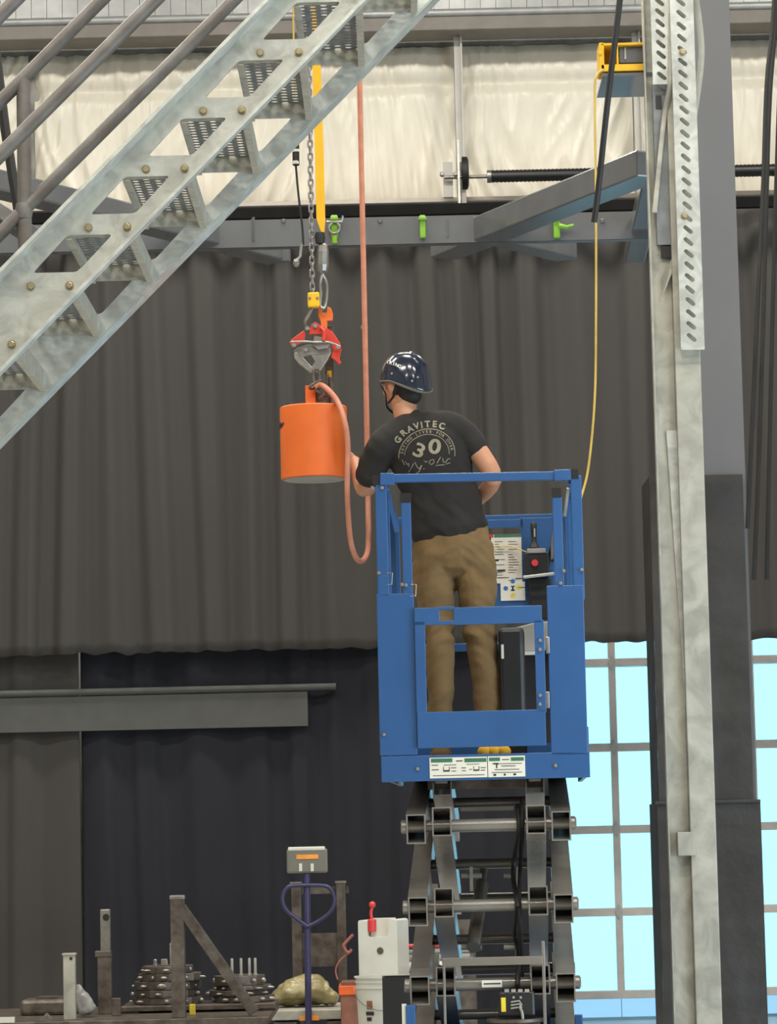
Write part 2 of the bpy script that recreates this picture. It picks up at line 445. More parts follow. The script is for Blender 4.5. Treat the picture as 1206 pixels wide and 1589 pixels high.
# ================================================================ GALVANIZED PERFORATED POST (right)
gy = 14.0; gs = gy / F
gp = thing('galvanized_post', (P(1085, 1589, gy).x, gy, 0), 'tall galvanized steel post with slotted perforated angle, standing in front of the grey column', 'post')
def gx(px, py): return P(px, py, gy).x
ztopg = 9.3
# main hollow post: right face strip and recessed left channel
pxm = gx(1086, 1000)      # post axis near mid height
mb = MB(); xa, xb = gx(1062, 1000), gx(1102, 1000)
mb.box(((xa + xb) / 2, gy + .05, ztopg / 2), (xb - xa, .1, ztopg)); mb.build('post', 'galv_dull', gp, bevel=.004)
mb = MB(); xa2 = gx(1026, 900); mb.box(((xa2 + xa) / 2 - .001, gy + .055, ztopg / 2), (xa - xa2, .012, ztopg)); mb.box((xa2, gy + .03, ztopg / 2), (.006, .06, ztopg))
mb.build('channel', 'galv_dull', gp)
# slotted angle, face plates built cell by cell
def slotted(px0, px1, py_top, py_bot, Y, slot0, pitch, slx, lbl):
    mb = MB(); xc_ = P((px0 + px1) / 2, (max(py_top, 0) + py_bot) / 2, Y).x; wd = (px1 - px0) / F * Y
    mpx = (px0 + px1) / 2
    ys = []; y = slot0
    while y > py_top: ys.append(y); y -= pitch
    cells = [(y - pitch / 2, y + pitch / 2, y) for y in ys]
    zend = zat(mpx, py_bot, Y); zfirst = zat(mpx, slot0 + pitch / 2, Y)
    mb.box((xc_, Y, (zend + zfirst) / 2), (wd, .006, zfirst - zend))
    for (ya, yb, yc) in cells:
        z1, z0, zc_ = zat(mpx, ya, Y), zat(mpx, yb, Y), zat(mpx, yc, Y)
        L, R = .017, .0092; an = math.radians(-42); hole = []
        ux, uz = math.cos(an), math.sin(an)
        for k in range(5):
            t = -math.pi / 2 + math.pi * k / 4
            hole.append((xc_ + slx + ux * (L + R * math.cos(t)) - uz * R * math.sin(t), zc_ + uz * (L + R * math.cos(t)) + ux * R * math.sin(t)))
        for k in range(5):
            t = math.pi / 2 + math.pi * k / 4
            hole.append((xc_ + slx + ux * (-L + R * math.cos(t)) - uz * R * math.sin(t), zc_ + uz * (-L + R * math.cos(t)) + ux * R * math.sin(t)))
        mb.plate([(xc_ - wd / 2, z0), (xc_ + wd / 2, z0), (xc_ + wd / 2, z1), (xc_ - wd / 2, z1)], [hole], .006, XZ(Y))
    return mb
mb = slotted(1048, 1085, -900, 543, gy - .055, 524, 18.6, -.004, '')
mb.box((gx(1047, 250), gy - .03, (zat(1060, 543, gy) + ztopg) / 2), (.006, .05, ztopg - zat(1060, 543, gy)))
mb.build('slotted_angle', 'galv', gp)
mb = slotted(1011, 1041, -900, 131, gy - .03, 118, 16.4, -.002, '')
mb.build('slotted_angle', 'galv', gp)
for (px, py) in ((1059, 81), (1062, 335)):
    me = bolt_mesh('bolt', .012, .014); me.materials.append(M['bolt_zinc']); inst(me, 'bolt', gp, T(P(px, py, gy - .06)))
# left channel stiffener, ties and lower splice plates
mb = MB(); wbox(mb, 1016, 131, 1040, 380, gy + .02, .03); mb.build('splice_plate', 'galv_tread', gp, bevel=.002)
for r in ((1026, 382, 1046, 400, gy + .028, .012), (1018, 148, 1027, 168, gy + .012, .012)): wbox(MB(), *r).build('punched_slot', 'black_plastic', gp)
mb = MB(); mb.add([P(1046, 395, gy + .01), P(1048, 412, gy + .01), P(1030, 456, gy + .005), P(1028, 430, gy + .04)], [(0, 1, 2, 3)]); mb.build('bent_tab', 'galv_dull', gp, thick=.004)
p0, p1 = P(1037, 200, gy - .02), P(1024, 255, gy - .01)
mb = MB(); mb.tube(smoothpath([P(1042, 20, gy - .04), P(1041, 120, gy - .045), P(1030, 190, gy), P(1016, 330, gy - .01)], 8), .011, 8, flat=.35); mb.build('tie_strap', 'galv_dull', gp, smooth=True)
mb = MB(); mb.tube(smoothpath([P(1078, -20, gy + .1), P(1088, 60, gy + .1), P(1087, 110, gy + .1), P(1076, 190, gy + .1)], 8), .014, 8, flat=.3); mb.build('tie_strap', 'galv_dull', gp, smooth=True)
mb = MB(); mb.add([P(1034, 668, gy + .04), P(1056, 668, gy + .04), P(1071, 1100, gy + .045), P(1066, 1130, gy + .045)], [(0, 1, 2, 3)]); mb.build('splice_plate', 'galv', gp, thick=.008)
mb = MB(); wbox(mb, 1052, 1291, 1079, 1328, gy - .02, .06); mb.build('angle_clip', 'galv_dull', gp, bevel=.003)
mb = MB(); mb.box((pxm, gy + .03, .01), (.35, .3, .02)); mb.build('base_plate', 'galv_dull', gp)

# ================================================================ HORIZONTAL BRACING FRAME overhead
zf = 4.43
def atz(px, py, z):
    d = ray(px, py); return EYE + d * ((z - EYE.z) / d.z)
fr = thing('bracing_frame', (0, 15.9, zf), 'dark grey steel bracing frame of channel beams hung across the hall below the white wall', 'steel frame')
def cbeam(p0, p1, h, fl, name='channel_beam', side=1):
    p0, p1 = V(p0), V(p1); d = (p1 - p0).normalized(); sd = d.cross(V((0, 0, 1))).normalized() * side
    mb = MB(); mb.beam(p0, p1, .012, h)
    for s_ in (-1, 1): mb.beam(p0 + sd * (fl / 2) + V((0, 0, s_ * (h / 2 - .006))), p1 + sd * (fl / 2) + V((0, 0, s_ * (h / 2 - .006))), fl, .012)
    return mb.build(name, 'steel_grey', fr)
by = 15.95
zb_ = zat(650, 357, by)
cbeam((-3.2, by, zb_), (1.55, by, zb_), .142, .07, 'main_beam', -1)
A = lambda px, py: atz(px, py, zb_)
def arm(p, q, h, wd):
    p0, p1 = A(*p), A(*q); mb = MB(); off = V((0, wd * .4, 0)); mb.beam(p0 + off, p1 + off, wd, h); return mb.build('brace_beam', 'steel_grey', fr, bevel=.008)
arm((-60, 268), (432, 391), .10, .16)
arm((690, 380), (1014, 250), .125, .17)
arm((757, 357), (880, 388), .09, .14)
arm((986, 394), (1014, 275), .08, .11)
arm((-20, 320), (60, 372), .09, .06)
for px, py, dx, dy in ((366, 369, 28, -33), (716, 372, -22, -32)):
    q = A(px, py); mb = MB(); e = P(px + dx, py + dy, by - .02); b0 = P(px, py, q.y - .02)
    mb.add([b0, V((e.x, by - .01, e.z)), V((e.x, by - .01, q.z - .04)), V((b0.x, b0.y, q.z - .04))], [(0, 1, 2, 3)])
    mb.build('gusset', 'steel_grey', fr, thick=.012)
mb = MB(); q = A(428, 389); mb.box(q + V((.02, .0, 0)), (.1, .012, .11)); mb.build('end_plate', 'steel_grey', fr)
mb = MB(); wbox(mb, 990, 322, 994, 344, by - .06, .02); wbox(mb, 984, 340, 993, 344, by - .06, .02); mb.build('hook_lug', 'white_plastic', fr)
mb = MB()
for px in (440, 590, 935): mb.lathe([(.012, 0), (.012, .008), (.008, .012)], P(px, 343, by - .006), V((0, -1, 0)), 10)
mb.build('bolt_head', 'steel_grey', fr)
for x in (-3.0, 1.5): MB().box((x, by + .02, (zb_ + 9.4) / 2), (.05, .03, 9.4 - zb_)).build('hanger', 'steel_grey', fr)
# green clamps on the beam
def clamp(px, label, kind):
    c = P(px, 352, by - .03); t = thing('beam_clamp', c, label, 'clamp', 'green clamps on the overhead beam')
    mb = MB()
    mb.box((c.x, c.y, c.z), (.034 if kind else .03, .03, .118)); mb.box((c.x, c.y - .012, c.z + .04), (.04, .03, .02)); mb.build('body', 'green_paint', t, bevel=.005)
    if kind == 1:
        pts = [(c.x + .028 * math.cos(a), c.y - .03, c.z - .012 + .028 * math.sin(a)) for a in [math.radians(-250 + i * 28) for i in range(12)]]
        mb = MB(); mb.tube(pts, .006, 8); mb.tube([(c.x - .04, c.y - .03, c.z + .02), (c.x + .04, c.y - .03, c.z + .02), (c.x + .045, c.y - .03, c.z + .05)], .007, 8); mb.build('shackle', 'steel_bare', t, smooth=True)
        mb = MB(); mb.tube([(c.x, c.y - .02, c.z - .05), (c.x, c.y - .02, c.z - .09)], .014, 8); mb.build('tail', 'green_paint', t)
    if kind == 2:
        mb = MB(); mb.tube([(c.x + .01, c.y - .03, c.z + .0), (c.x + .05, c.y - .03, c.z - .008), (c.x + .085, c.y - .03, c.z + .002)], [.014, .01, .007], 8); mb.build('screw', 'green_paint', t, smooth=True)
clamp(519, 'green beam clamp with a pale shackle, next to the yellow sling', 1)
clamp(656, 'plain green beam clamp in the middle of the grey beam', 0)
clamp(864, 'green beam clamp with a side screw, behind the slanted grey brace', 2)

# ================================================================ STAIR
sy, sw = 11.0, .90
B0 = P(404, 83, sy); B4 = P(48, 445, sy)
sv = (B4 - B0) / 4; mpp = sy / F
def sp(i): return B0 + sv * i
stair = thing('steel_stair', (sp(6).x, sy + sw / 2, 0), 'galvanized steel stair with perforated treads and pipe handrails, running up to the right', 'staircase')
slope = sv.z / sv.x
def stringer(Y, skip, name):
    a, b = sp(-4.2), sp(8.0); tz, bz = 59 * mpp, -88 * mpp
    mb = MB()
    xat = lambda z, off: B0.x + (z - off - B0.z) / slope
    for i in range(-4, 8):          # one horizontal band of the web per step, with its cut-out
        p = sp(i); zu, zl = p.z + 5 * mpp, p.z + 5 * mpp + sv.z
        cell = [(xat(zu, tz), zu), (xat(zl, tz), zl), (xat(zl, bz), zl), (xat(zu, bz), zu)]
        hs = [] if i in skip else [rounded([(p.x + dx * mpp, p.z + dz * mpp) for dx, dz in ((-34, -11), (38, -11), (-18, -70), (-89, -70))], .016)]
        mb.plate(cell, hs, .01, XZ(Y))
    o = mb.build(name, 'galv', stair, fix=True)
    return o
SKIP = (4,)
stringer(sy, SKIP, 'stringer'); stringer(sy + sw, SKIP, 'stringer')
def flange(Y0, Y1, off, nm):
    a, b = sp(-4.2), sp(8.0); mb = MB(); d = (b - a).normalized(); n = V((0, 1, 0)).cross(d)
    mb.beam(V((a.x, (Y0 + Y1) / 2, a.z + off)), V((b.x, (Y0 + Y1) / 2, b.z + off)), abs(Y1 - Y0), .012, n)
    mb.build(nm, 'galv', stair)
flange(sy - .12, sy, 59 * mpp, 'flange'); flange(sy - .05, sy, -88 * mpp, 'flange')
flange(sy + sw, sy + sw + .12, 59 * mpp, 'flange'); flange(sy + sw, sy + sw + .13, -88 * mpp, 'flange')
# treads
tw, tl = 109 * mpp, sw - .012
mb = MB(); nx, ny = 6, 20
for i in range(nx):
    for j in range(ny):
        x0, x1 = -tw / 2 + tw * i / nx, -tw / 2 + tw * (i + 1) / nx; y0, y1 = tl * j / ny, tl * (j + 1) / ny
        cxx, cyy = (x0 + x1) / 2, (y0 + y1) / 2 + (.012 if i % 2 else -.006); r = .0135
        hole = [(cxx + r * math.cos(k * math.pi / 4), cyy + r * math.sin(k * math.pi / 4)) for k in range(8)]
        mb.plate([(x0, y0), (x1, y0), (x1, y1), (x0, y1)], [hole], .002, Matrix.Identity(4))
tread_plank = mb.mesh('plank'); tread_plank.materials.append(M['galv_tread'])
mb = MB()
for s_ in (-1, 1):
    mb.box((s_ * (tw / 2 - .003), tl / 2, -.034), (.006, tl, .068)); mb.box((s_ * (tw / 2 - .014), tl / 2, -.066), (.022, tl, .005))
for y in (.004, tl - .004): mb.box((0, y, -.03), (tw - .01, .006, .06))
tread_edge = mb.mesh('nosing'); tread_edge.materials.append(M['galv_dull'])
sb = bolt_mesh('bolt', .0115, .014); sb.materials.append(M['bolt_zinc'])
for i in range(-2, 7):
    p = sp(i); base = V((p.x + 17 * mpp, sy + .006, p.z + 13 * mpp))
    tr_ = thing('tread', base, '', ''); del tr_['label']; del tr_['category']
    tr_.parent = stair; tr_.matrix_local = WM['steel_stair'].inverted() @ T(base)
    inst(tread_plank, 'plank', tr_, T(base)); inst(tread_edge, 'nosing', tr_, T(base))
    for k in (0, 61):
        inst(sb, 'bolt', stair, T((p.x + k * mpp, sy - .005, p.z)))
# handrails
def rail(p, q, Y, r=.026):
    a, b = P(*p, Y), P(*q, Y); d = b - a; mb = MB(); mb.tube([a - d * .6, b + d * .8], r, 16)
    mb.build('handrail', 'rail_pipe', stair, smooth=True)
fy = sy + sw + .03; ny_ = sy - .04
rail((0, 158), (158, 0), fy); rail((42, 321), (363, 0), fy); rail((0, 241), (241, 0), ny_); rail((0, 24), (24, 0), ny_)
a = P(36, 123, fy)
mb = MB(); mb.tube([V((a.x, fy, a.z)), V((a.x + .0, fy, zat(40, 560, fy)))], .027, 16); mb.build('rail_post', 'rail_pipe', stair, smooth=True)
mb = MB(); mb.lathe([(.03, -.03), (.035, 0), (.03, .03)], P(37, 328, fy), V((0, 0, 1)), 16); mb.build('weld_collar', 'rail_pipe', stair, smooth=True)
mb = MB(); mb.box((sp(7.6).x, sy + sw / 2, .9), (.08, sw, 1.8)); mb.box((sp(7.6).x, sy + sw / 2, .01), (.3, sw + .2, .02)); mb.build('support_leg', 'galv_dull', stair)
# black support behind the rails at the far left
mb = MB(); mb.tube([P(-14, 20, 12.6), P(8, 200, 12.6), P(40, 400, 12.6), P(60, 520, 12.6)], .02, 8)
tag(mb.build('black_cable', 'black_rubber', smooth=True), 'thick black leaning cable behind the stair handrails at the left edge', 'cable')

# ================================================================ DOOR HARDWARE on the wall
ty = WY - .35
ts = thing('torsion_spring', P(885, 271, ty), 'black torsion spring on a steel shaft across the white insulated wall', 'door spring')
za = P(885, 271, ty).z
mb = MB(); xa, xb = P(762, 270, ty).x, P(1290, 270, ty).x
prof = []
n_ = 170
mb.tube([(xa + (xb - xa) * i / n_, ty, za) for i in range(n_ + 1)], [.044 + (.005 if i % 2 else 0) for i in range(n_ + 1)], 14)
mb.build('spring_coil', 'black_plastic', ts, smooth=True)
mb = MB(); mb.tube([(P(690, 270, ty).x, ty, za), (xb + .2, ty, za)], .014, 10); mb.build('shaft', 'steel_bare', ts, smooth=True)
mb = MB(); mb.lathe([(.05, 0), (.05, .03), (.035, .04)], (xa - .03, ty, za), V((1, 0, 0)), 14); mb.build('winding_cone', 'steel_bare', ts, smooth=True)
mb = MB(); xd = P(717, 265, ty).x; mb.lathe([(.03, -.002), (.125, 0), (.125, .04), (.1, .05), (.03, .05)], (xd, ty, za + .03), V((1, 0, 0)), 24); mb.build('cable_drum', 'black_rubber', ts, smooth=True)
mb = MB(); mb.box((P(711, 262, ty).x, ty - .05, za - .0), (.016, .26, .5)); mb.build('bearing_plate', 'galv', ts)
mb = MB(); wbox(mb, 688, 251, 703, 306, ty + .05, .05); mb.build('end_bracket', 'white_frame', ts, bevel=.003)
mb = MB(); wbox(mb, 716, 285, 724, 318, ty, .06); mb.build('track_bracket', 'white_frame', ts, bevel=.003)
for px in (686, 707):
    me = bolt_mesh('bolt', .016, .03); me.materials.append(M['steel_bare']); inst(me, 'bolt', ts, T(P(px, 271, ty)))

# ================================================================ YELLOW BRACKET, CORDS AND CABLES at the post
yb = thing('hoist_trolley_box', P(970, 95, 14.1), 'yellow channel bracket with a black insert on a pale blue plate, beside the slotted post', 'bracket')
D_ = 14.05
mb = MB(); wbox(mb, 932, 66, 1012, 70, D_, .16); wbox(mb, 932, 99, 1012, 110, D_, .16); wbox(mb, 930, 66, 938, 110, D_, .16); wbox(mb, 932, 68, 1012, 108, D_ + .15, .01); wbox(mb, 957, 68, 960, 100, D_ + .005, .12)
mb.build('housing', 'yellow_paint', yb, bevel=.003)
mb = MB(); wbox(mb, 961, 71, 1011, 97, D_ + .03, .1); mb.build('insert', 'steel_grey', yb)
mb = MB(); wbox(mb, 969, 73, 972, 92, D_ + .022, .01); mb.build('latch', 'steel_bare', yb)
mb = MB(); a, b = P(935, 118, D_), P(1012, 118, D_); mb.box(((a.x + b.x) / 2, D_ + .2, zat(970, 112, D_) - .012), (b.x - a.x, .42, .014)); mb.build('bottom_plate', 'steel_grey', yb)
mb = MB(); mb.lathe([(.012, 0), (.012, .01)], P(933, 83, D_ - .0), V((-1, 0, 0)), 8); mb.build('side_bolt', 'yellow_paint', yb)
mb = MB(); mb.tube(smoothpath([P(936, 108, 14.0), P(926, 118, 13.98), P(923, 150, 13.98), P(925, 300, 13.98), P(925, 500, 13.98), P(923, 620, 13.98), P(914, 720, 13.98), P(904, 765, 13.95), P(896, 786, 13.9)], 8), .0055, 8)
tag(mb.build('yellow_cable', 'cord_yellow', smooth=True), 'thin yellow cable hanging from the yellow bracket down to the blue lift', 'cable')
mb = MB(); mb.tube(smoothpath([P(1130, -1640, 12.5), P(990, -260, 12.5), P(962, 0, 12.5), P(944, 150, 12.55), P(929, 290, 12.6), P(922, 345, 12.62)], 8), [.0125] * 41, 8)
tag(mb.build('black_cable', 'black_rubber', smooth=True), 'black hanging cable crossing in front of the yellow bracket', 'cable')
for i, (p, lab) in enumerate((([(1220, -760), (1204, -60), (1190, 130), (1184, 300), (1172, 560), (1160, 820)], 'leftmost of the black cables hanging before the curtain at the right edge'),
                  ([(1224, -760), (1207, -60), (1195, 150), (1190, 300), (1184, 520), (1176, 760), (1170, 900)], 'middle black cable hanging before the curtain at the right edge'),
                  ([(1236, -760), (1216, -60), (1206, 250), (1201, 420), (1196, 620), (1190, 900)], 'rightmost of the black cables hanging before the curtain at the right edge'))):
    mb = MB(); mb.tube(smoothpath([P(x, y, 17.0 + .1 * i) for x, y in p], 6), .012, 8)
    tag(mb.build('black_cable', 'black_rubber', smooth=True), lab, 'cable', 'black cables at the right edge')

# ================================================================ HOISTED LOAD: sling, chain, tongs, orange cylinder, hose
ly = 14.0
mpl = ly / F
# yellow web sling
mb = MB(); pa = [P(490, -80, ly), P(491, 90, ly), P(496, 250, ly), P(498, 345, ly)]
vs_ = []; W_ = 9 * mpl
mb = MB(); 
def ribbon(mb, pts, wds, th):
    vs = []; fs = []
    for p, wd in zip(pts, wds):
        for sx_, sy_ in ((-1, -1), (1, -1), (1, 1), (-1, 1)): vs.append(p + V((sx_ * wd / 2, sy_ * th / 2, 0)))
    for i in range(len(pts) - 1):
        for k in range(4):
            j = (k + 1) % 4; fs.append((i * 4 + k, i * 4 + j, (i + 1) * 4 + j, (i + 1) * 4 + k))
    fs += [(0, 1, 2, 3), tuple(len(vs) - 4 + k for k in range(4))]
    mb.add(vs, fs)
sl = thing('web_sling', P(495, 200, ly), 'wide yellow web sling hanging beside the hoist chain', 'sling')
ribbon(mb, [P(486, -1180, ly), P(491, 90, ly), P(496, 250, ly), P(498, 340, ly), P(501, 361, ly)], [13 * mpl, 13 * mpl, 14 * mpl, 14 * mpl, 5 * mpl], .012)
mb.build('webbing', 'yellow_sling', sl, bevel=.002)
mb = MB(); mb.lathe([(.02, 0), (.024, .03), (.02, .05)], P(497, 378, ly), V((0, 0, 1)), 12); mb.build('end_ring', 'black_rubber', sl, smooth=True)
# steel turnbuckle / link under the sling
tb = thing('steel_link', P(500, 400, ly), 'bright steel oblong link and hook below the yellow sling', 'link')
mb = MB(); mb.lathe([(.008, -.07), (.021, -.058), (.026, -.03), (.0265, .03), (.022, .058), (.01, .07)], P(501, 401, ly), V((.03, 0, 1)), 8); mb.build('body', 'steel_bare', tb)
mb = MB(); c = P(503, 452, ly - .0)
mb.tube(smoothpath([P(500, 425, ly), P(507, 440, ly), P(507, 462, ly), P(503, 478, ly), P(497, 474, ly), P(498, 455, ly), P(497, 440, ly), P(500, 427, ly)], 5), .007, 8); mb.build('hook', 'steel_bare', tb, smooth=True)
# load chain: every link a part
ch = thing('load_chain', P(483, 300, ly), 'grey steel hoist chain hanging left of the yellow sling', 'chain')
def link_mesh(L, Wd, r):
    pts = []
    for k in range(16):
        t = 2 * math.pi * k / 16; x = Wd * math.cos(t); z = Wd * math.sin(t) + (L if math.sin(t) > 0.01 else -L if math.sin(t) < -.01 else 0)
        pts.append(V((x, 0, z)))
    return MB().tube(pts, r, 7, closed=True).mesh('chain_link', smooth=True, ang=180)
lm = link_mesh(.0095, .0095, .0042); lm.materials.append(M['steel_bare'])
top, bot = P(471, -400, ly), P(485, 455, ly); nl = int((top - bot).length / .029)
for k in range(nl):
    p = top.lerp(bot, k / (nl - 1)); inst(lm, 'chain_link', ch, T(p) @ Matrix.Rotation(math.radians(20 if k % 2 else 110), 4, 'Z'))
hst = thing('chain_hoist', P(470, -440, ly), 'yellow chain hoist above the load chain, hung from the roof', 'hoist')
c = P(471, -440, ly); MB().box(c + V((-.1, 0, .03)), (.2, .2, .22)).build('body', 'yellow_paint', hst, bevel=.03)
MB().beam(c + V((-.1, 0, .1)), V((c.x - .1, c.y, 9.4)), .02, .02).build('hanger', 'steel_grey', hst)
hb = thing('hook_block', P(487, 465, ly), 'small yellow hook block with steel hook at the end of the hoist chain', 'hook block')
mb = MB(); c = P(487, 466, ly); mb.box(c, (19 * mpl, .05, 24 * mpl)); mb.build('body', 'yellow_paint', hb, bevel=.009)
me = bolt_mesh('pin', .005, .006); me.materials.append(M['steel_bare'])
for dx in (-6, 6): inst(me, 'pin', hb, T(c + V((dx * mpl, -.026, .005))))
mb = MB(); mb.tube(smoothpath([P(485, 477, ly), P(480, 488, ly), P(474, 500, ly), P(478, 512, ly), P(487, 515, ly), P(492, 508, ly)], 5), [.008] * 26, 8); mb.build('hook', 'steel_dark', hb, smooth=True)
# orange release latch
rl = thing('release_latch', P(505, 500, ly + .06), 'flat orange steel latch plate above the red lifting clamp', 'latch')
mb = MB(); Yp = ly + .04
pts = [(495, 478), (499, 476), (500, 486), (507, 486), (508, 476), (514, 479), (517, 488), (516, 498), (508, 498), (508, 520), (498, 520), (498, 500), (494, 490)]
mb.plate([(P(x, y, Yp).x, P(x, y, Yp).z) for x, y in pts], [], .02, XZ(Yp)); mb.build('plate', 'orange_paint', rl, bevel=.002)
mb = MB(); wbox(mb, 504, 505, 518, 600, ly + .09, .02); mb.build('guide_bar', 'steel_dark', rl, bevel=.002)
mb = MB(); wbox(mb, 508, 575, 515, 598, ly + .08, .012); mb.build('tag', 'yellow_paint', rl)
# red lifting clamp
cl = thing('lifting_clamp', P(490, 545, ly), 'red lifting clamp with grey steel jaws gripping the orange cylinder lug', 'lifting clamp')
def pplate(pts, Y, t, name, m, par, holes=(), bevel=.002):
    mb = MB(); mb.plate([(P(x, y, Y).x, P(x, y, Y).z) for x, y in pts], [[(P(x, y, Y).x, P(x, y, Y).z) for x, y in h] for h in holes], t, XZ(Y)); return mb.build(name, m, par, bevel=bevel)
pplate([(480, 516), (483, 504), (489, 500), (495, 503), (499, 510), (500, 519), (479, 519)], ly - .03, .02, 'top_lug', 'red_paint', cl)
pplate([(449, 531), (455, 525), (472, 513), (474, 518), (473, 530), (458, 537), (452, 536)], ly - .015, .02, 'arm', 'red_paint', cl)
pplate([(498, 506), (504, 508), (516, 515), (528, 533), (530, 543), (527, 557), (530, 563), (526, 566), (521, 560), (514, 555), (517, 545), (514, 534), (500, 524)], ly - .01, .02, 'arm', 'red_paint', cl)
pplate([(456, 545), (462, 540), (478, 535), (512, 534), (514, 548), (508, 560), (498, 575), (494, 582), (488, 575), (480, 577), (470, 566), (458, 555)], ly, .03, 'jaw', 'steel_bare', cl, holes=[[(470, 555), (483, 552), (489, 562), (484, 570)]])
pplate([(456, 548), (461, 547), (466, 558), (486, 574), (483, 580), (464, 565), (457, 556)], ly - .022, .014, 'jaw_arm', 'steel_bare', cl)
pplate([(488, 521), (500, 524), (511, 534), (508, 541), (494, 543), (485, 536)], ly - .03, .02, 'cam', 'steel_bare', cl)
mb = MB(); mb.tube(smoothpath([P(452, 531, ly - .045), P(470, 530, ly - .05), P(490, 531, ly - .052), P(510, 531, ly - .05), P(528, 538, ly - .045)], 6), .0055, 8); mb.build('spreader_rod', 'steel_bare', cl, smooth=True)
mb = MB(); mb.tube(smoothpath([P(497, 508, ly - .05), P(503, 514, ly - .06), P(502, 528, ly - .06)], 6), [.008] * 13, 8); mb.build('lever', 'red_paint', cl, smooth=True)
me = bolt_mesh('pivot_bolt', .008, .01, 10); me.materials.append(M['steel_bare'])
for px, py in ((489, 506), (456, 536), (474, 543), (524, 539), (477, 510)): inst(me, 'pivot_bolt', cl, T(P(px, py, ly - .045)))
# orange cylinder weight
ow = thing('orange_weight', P(488, 745, ly), 'orange painted steel cylinder weight with a lug, hanging left of the person', 'weight')
cb, ct = P(488.5, 744, ly), P(488.5, 632, ly); rad = 52.5 * mpl; hgt = (ct.z - cb.z)
mb = MB(); mb.lathe([(rad - .012, 0), (rad, .003), (rad, hgt - .004), (rad - .004, hgt), (0, hgt)], V((cb.x, ly, cb.z)), V((0, 0, 1)), 64); mb.build('shell', 'orange_paint', ow, smooth=True)
mb = MB(); mb.lathe([(rad - .013, -.003), (rad - .013, .001)], V((cb.x, ly, cb.z)), V((0, 0, 1)), 48); mb.build('underside', 'bag_grey', ow, smooth=True)
mb = MB(); wbox(mb, 474, 598, 490, 634, ly - .02, .06); mb.build('lug', 'orange_paint', ow, bevel=.003)
mb = MB(); wbox(mb, 490, 600, 497, 634, ly - .0, .03); mb.build('lug_plate', 'steel_dark', ow, bevel=.002)
mb = MB(); mb.tube([P(514, 585, ly + .02), P(516, 634, ly + .02)], .011, 10); mb.tube([P(508, 580, ly + .03), P(510, 634, ly + .03)], .008, 10); mb.build('guide_rod', 'steel_dark', ow, smooth=True)
c0 = V((cb.x, ly, cb.z + hgt * .73)); mk = MB()
for k in range(6):
    t = math.radians(188 + k * 4); mk.box(c0 + V((math.cos(t), math.sin(t), 0)) * (rad + .001) + V((0, 0, .004 * (k % 3))), (.006, .006, .022 - .002 * k))
mk.build('dark_mark', 'print_ink', ow)
# shackle joining clamp and lug
sk = thing('bow_shackle', P(490, 590, ly - .05), 'rusty steel shackle links between the clamp jaws and the orange lug', 'shackle')
me = link_mesh(.016, .014, .0065); me.materials.append(M['steel_dark'])
for px, py, ax, an in ((491, 583, 'Y', 0), (490, 597, 'Y', 60), (499, 606, 'Y', 125), (506, 614, 'Y', 60)):
    inst(me, 'chain_link', sk, T(P(px, py, ly - .05)) @ Matrix.Rotation(math.radians(an), 4, ax) @ Matrix.Rotation(math.radians(60 if an == 60 else 0), 4, 'Z'))
# pink hose / rope
hz = ly - rad - .03
mb = MB(); mb.tube(smoothpath([P(528, -1180, 14.35), P(554, -80, 14.35), P(558, 120, 14.35), P(564, 400, 14.35), P(569, 640, 14.3), P(571, 760, 14.22), P(572, 830, 14.1), P(570, 858, 14.05), P(561, 871, 14.0), P(551, 862, 13.95), P(543, 830, 13.9), P(539, 760, hz), P(540, 690, hz), P(534, 650, hz), P(523, 622, hz + .06), P(509, 605, hz + .09), P(497, 597, ly - .06), P(489, 600, ly - .055)], 8), .0125, 10)
tag(mb.build('hanging_rope', 'hose_pink', smooth=True), 'long pinkish brown rope hanging down, looping up to the orange cylinder', 'rope')
mb = MB(); mb.lathe([(.014, -.008), (.017, 0), (.014, .008)], P(565.5, 508, 14.35), V((0, 0, 1)), 10)
mb.build('whipping', 'hose_pink', bpy.data.objects['hanging_rope'], smooth=True)
# pendant cable with black plug
pc = thing('pendant_cable', P(462, 300, ly + .2), 'black cable with a black and white plug body, left of the hoist chain', 'cable')
Yc = ly + .15
mb = MB(); mb.tube(smoothpath([P(459, 255, Yc), P(463, 300, Yc), P(469, 350, Yc), P(471, 380, Yc)], 6), .005, 8); mb.build('cord', 'black_rubber', pc, smooth=True)
mb = MB(); mb.tube([P(432, -1180, Yc), P(459, 226, Yc)], .004, 8); mb.build('lead_wire', 'cord_yellow', pc, smooth=True)
mb = MB(); mb.tube([P(459, 223, Yc), P(459.5, 257, Yc)], [.016, .016], 12); mb.build('plug', 'black_plastic', pc, smooth=True, bevel=.004)
mb = MB()
for a_, b__ in ((232, 236), (250, 255)): mb.tube([P(459, a_, Yc), P(459.2, b__, Yc)], .0168, 12)
mb.build('plug_band', 'white_plastic', pc, smooth=True)
mb = MB(); mb.ball(P(460, 408, Yc), (.016, .016, .02)); mb.tube([P(468, 378, Yc), P(466, 398, Yc), P(461, 404, Yc)], .007, 8); mb.build('end_fitting', 'steel_bare', pc, smooth=True)

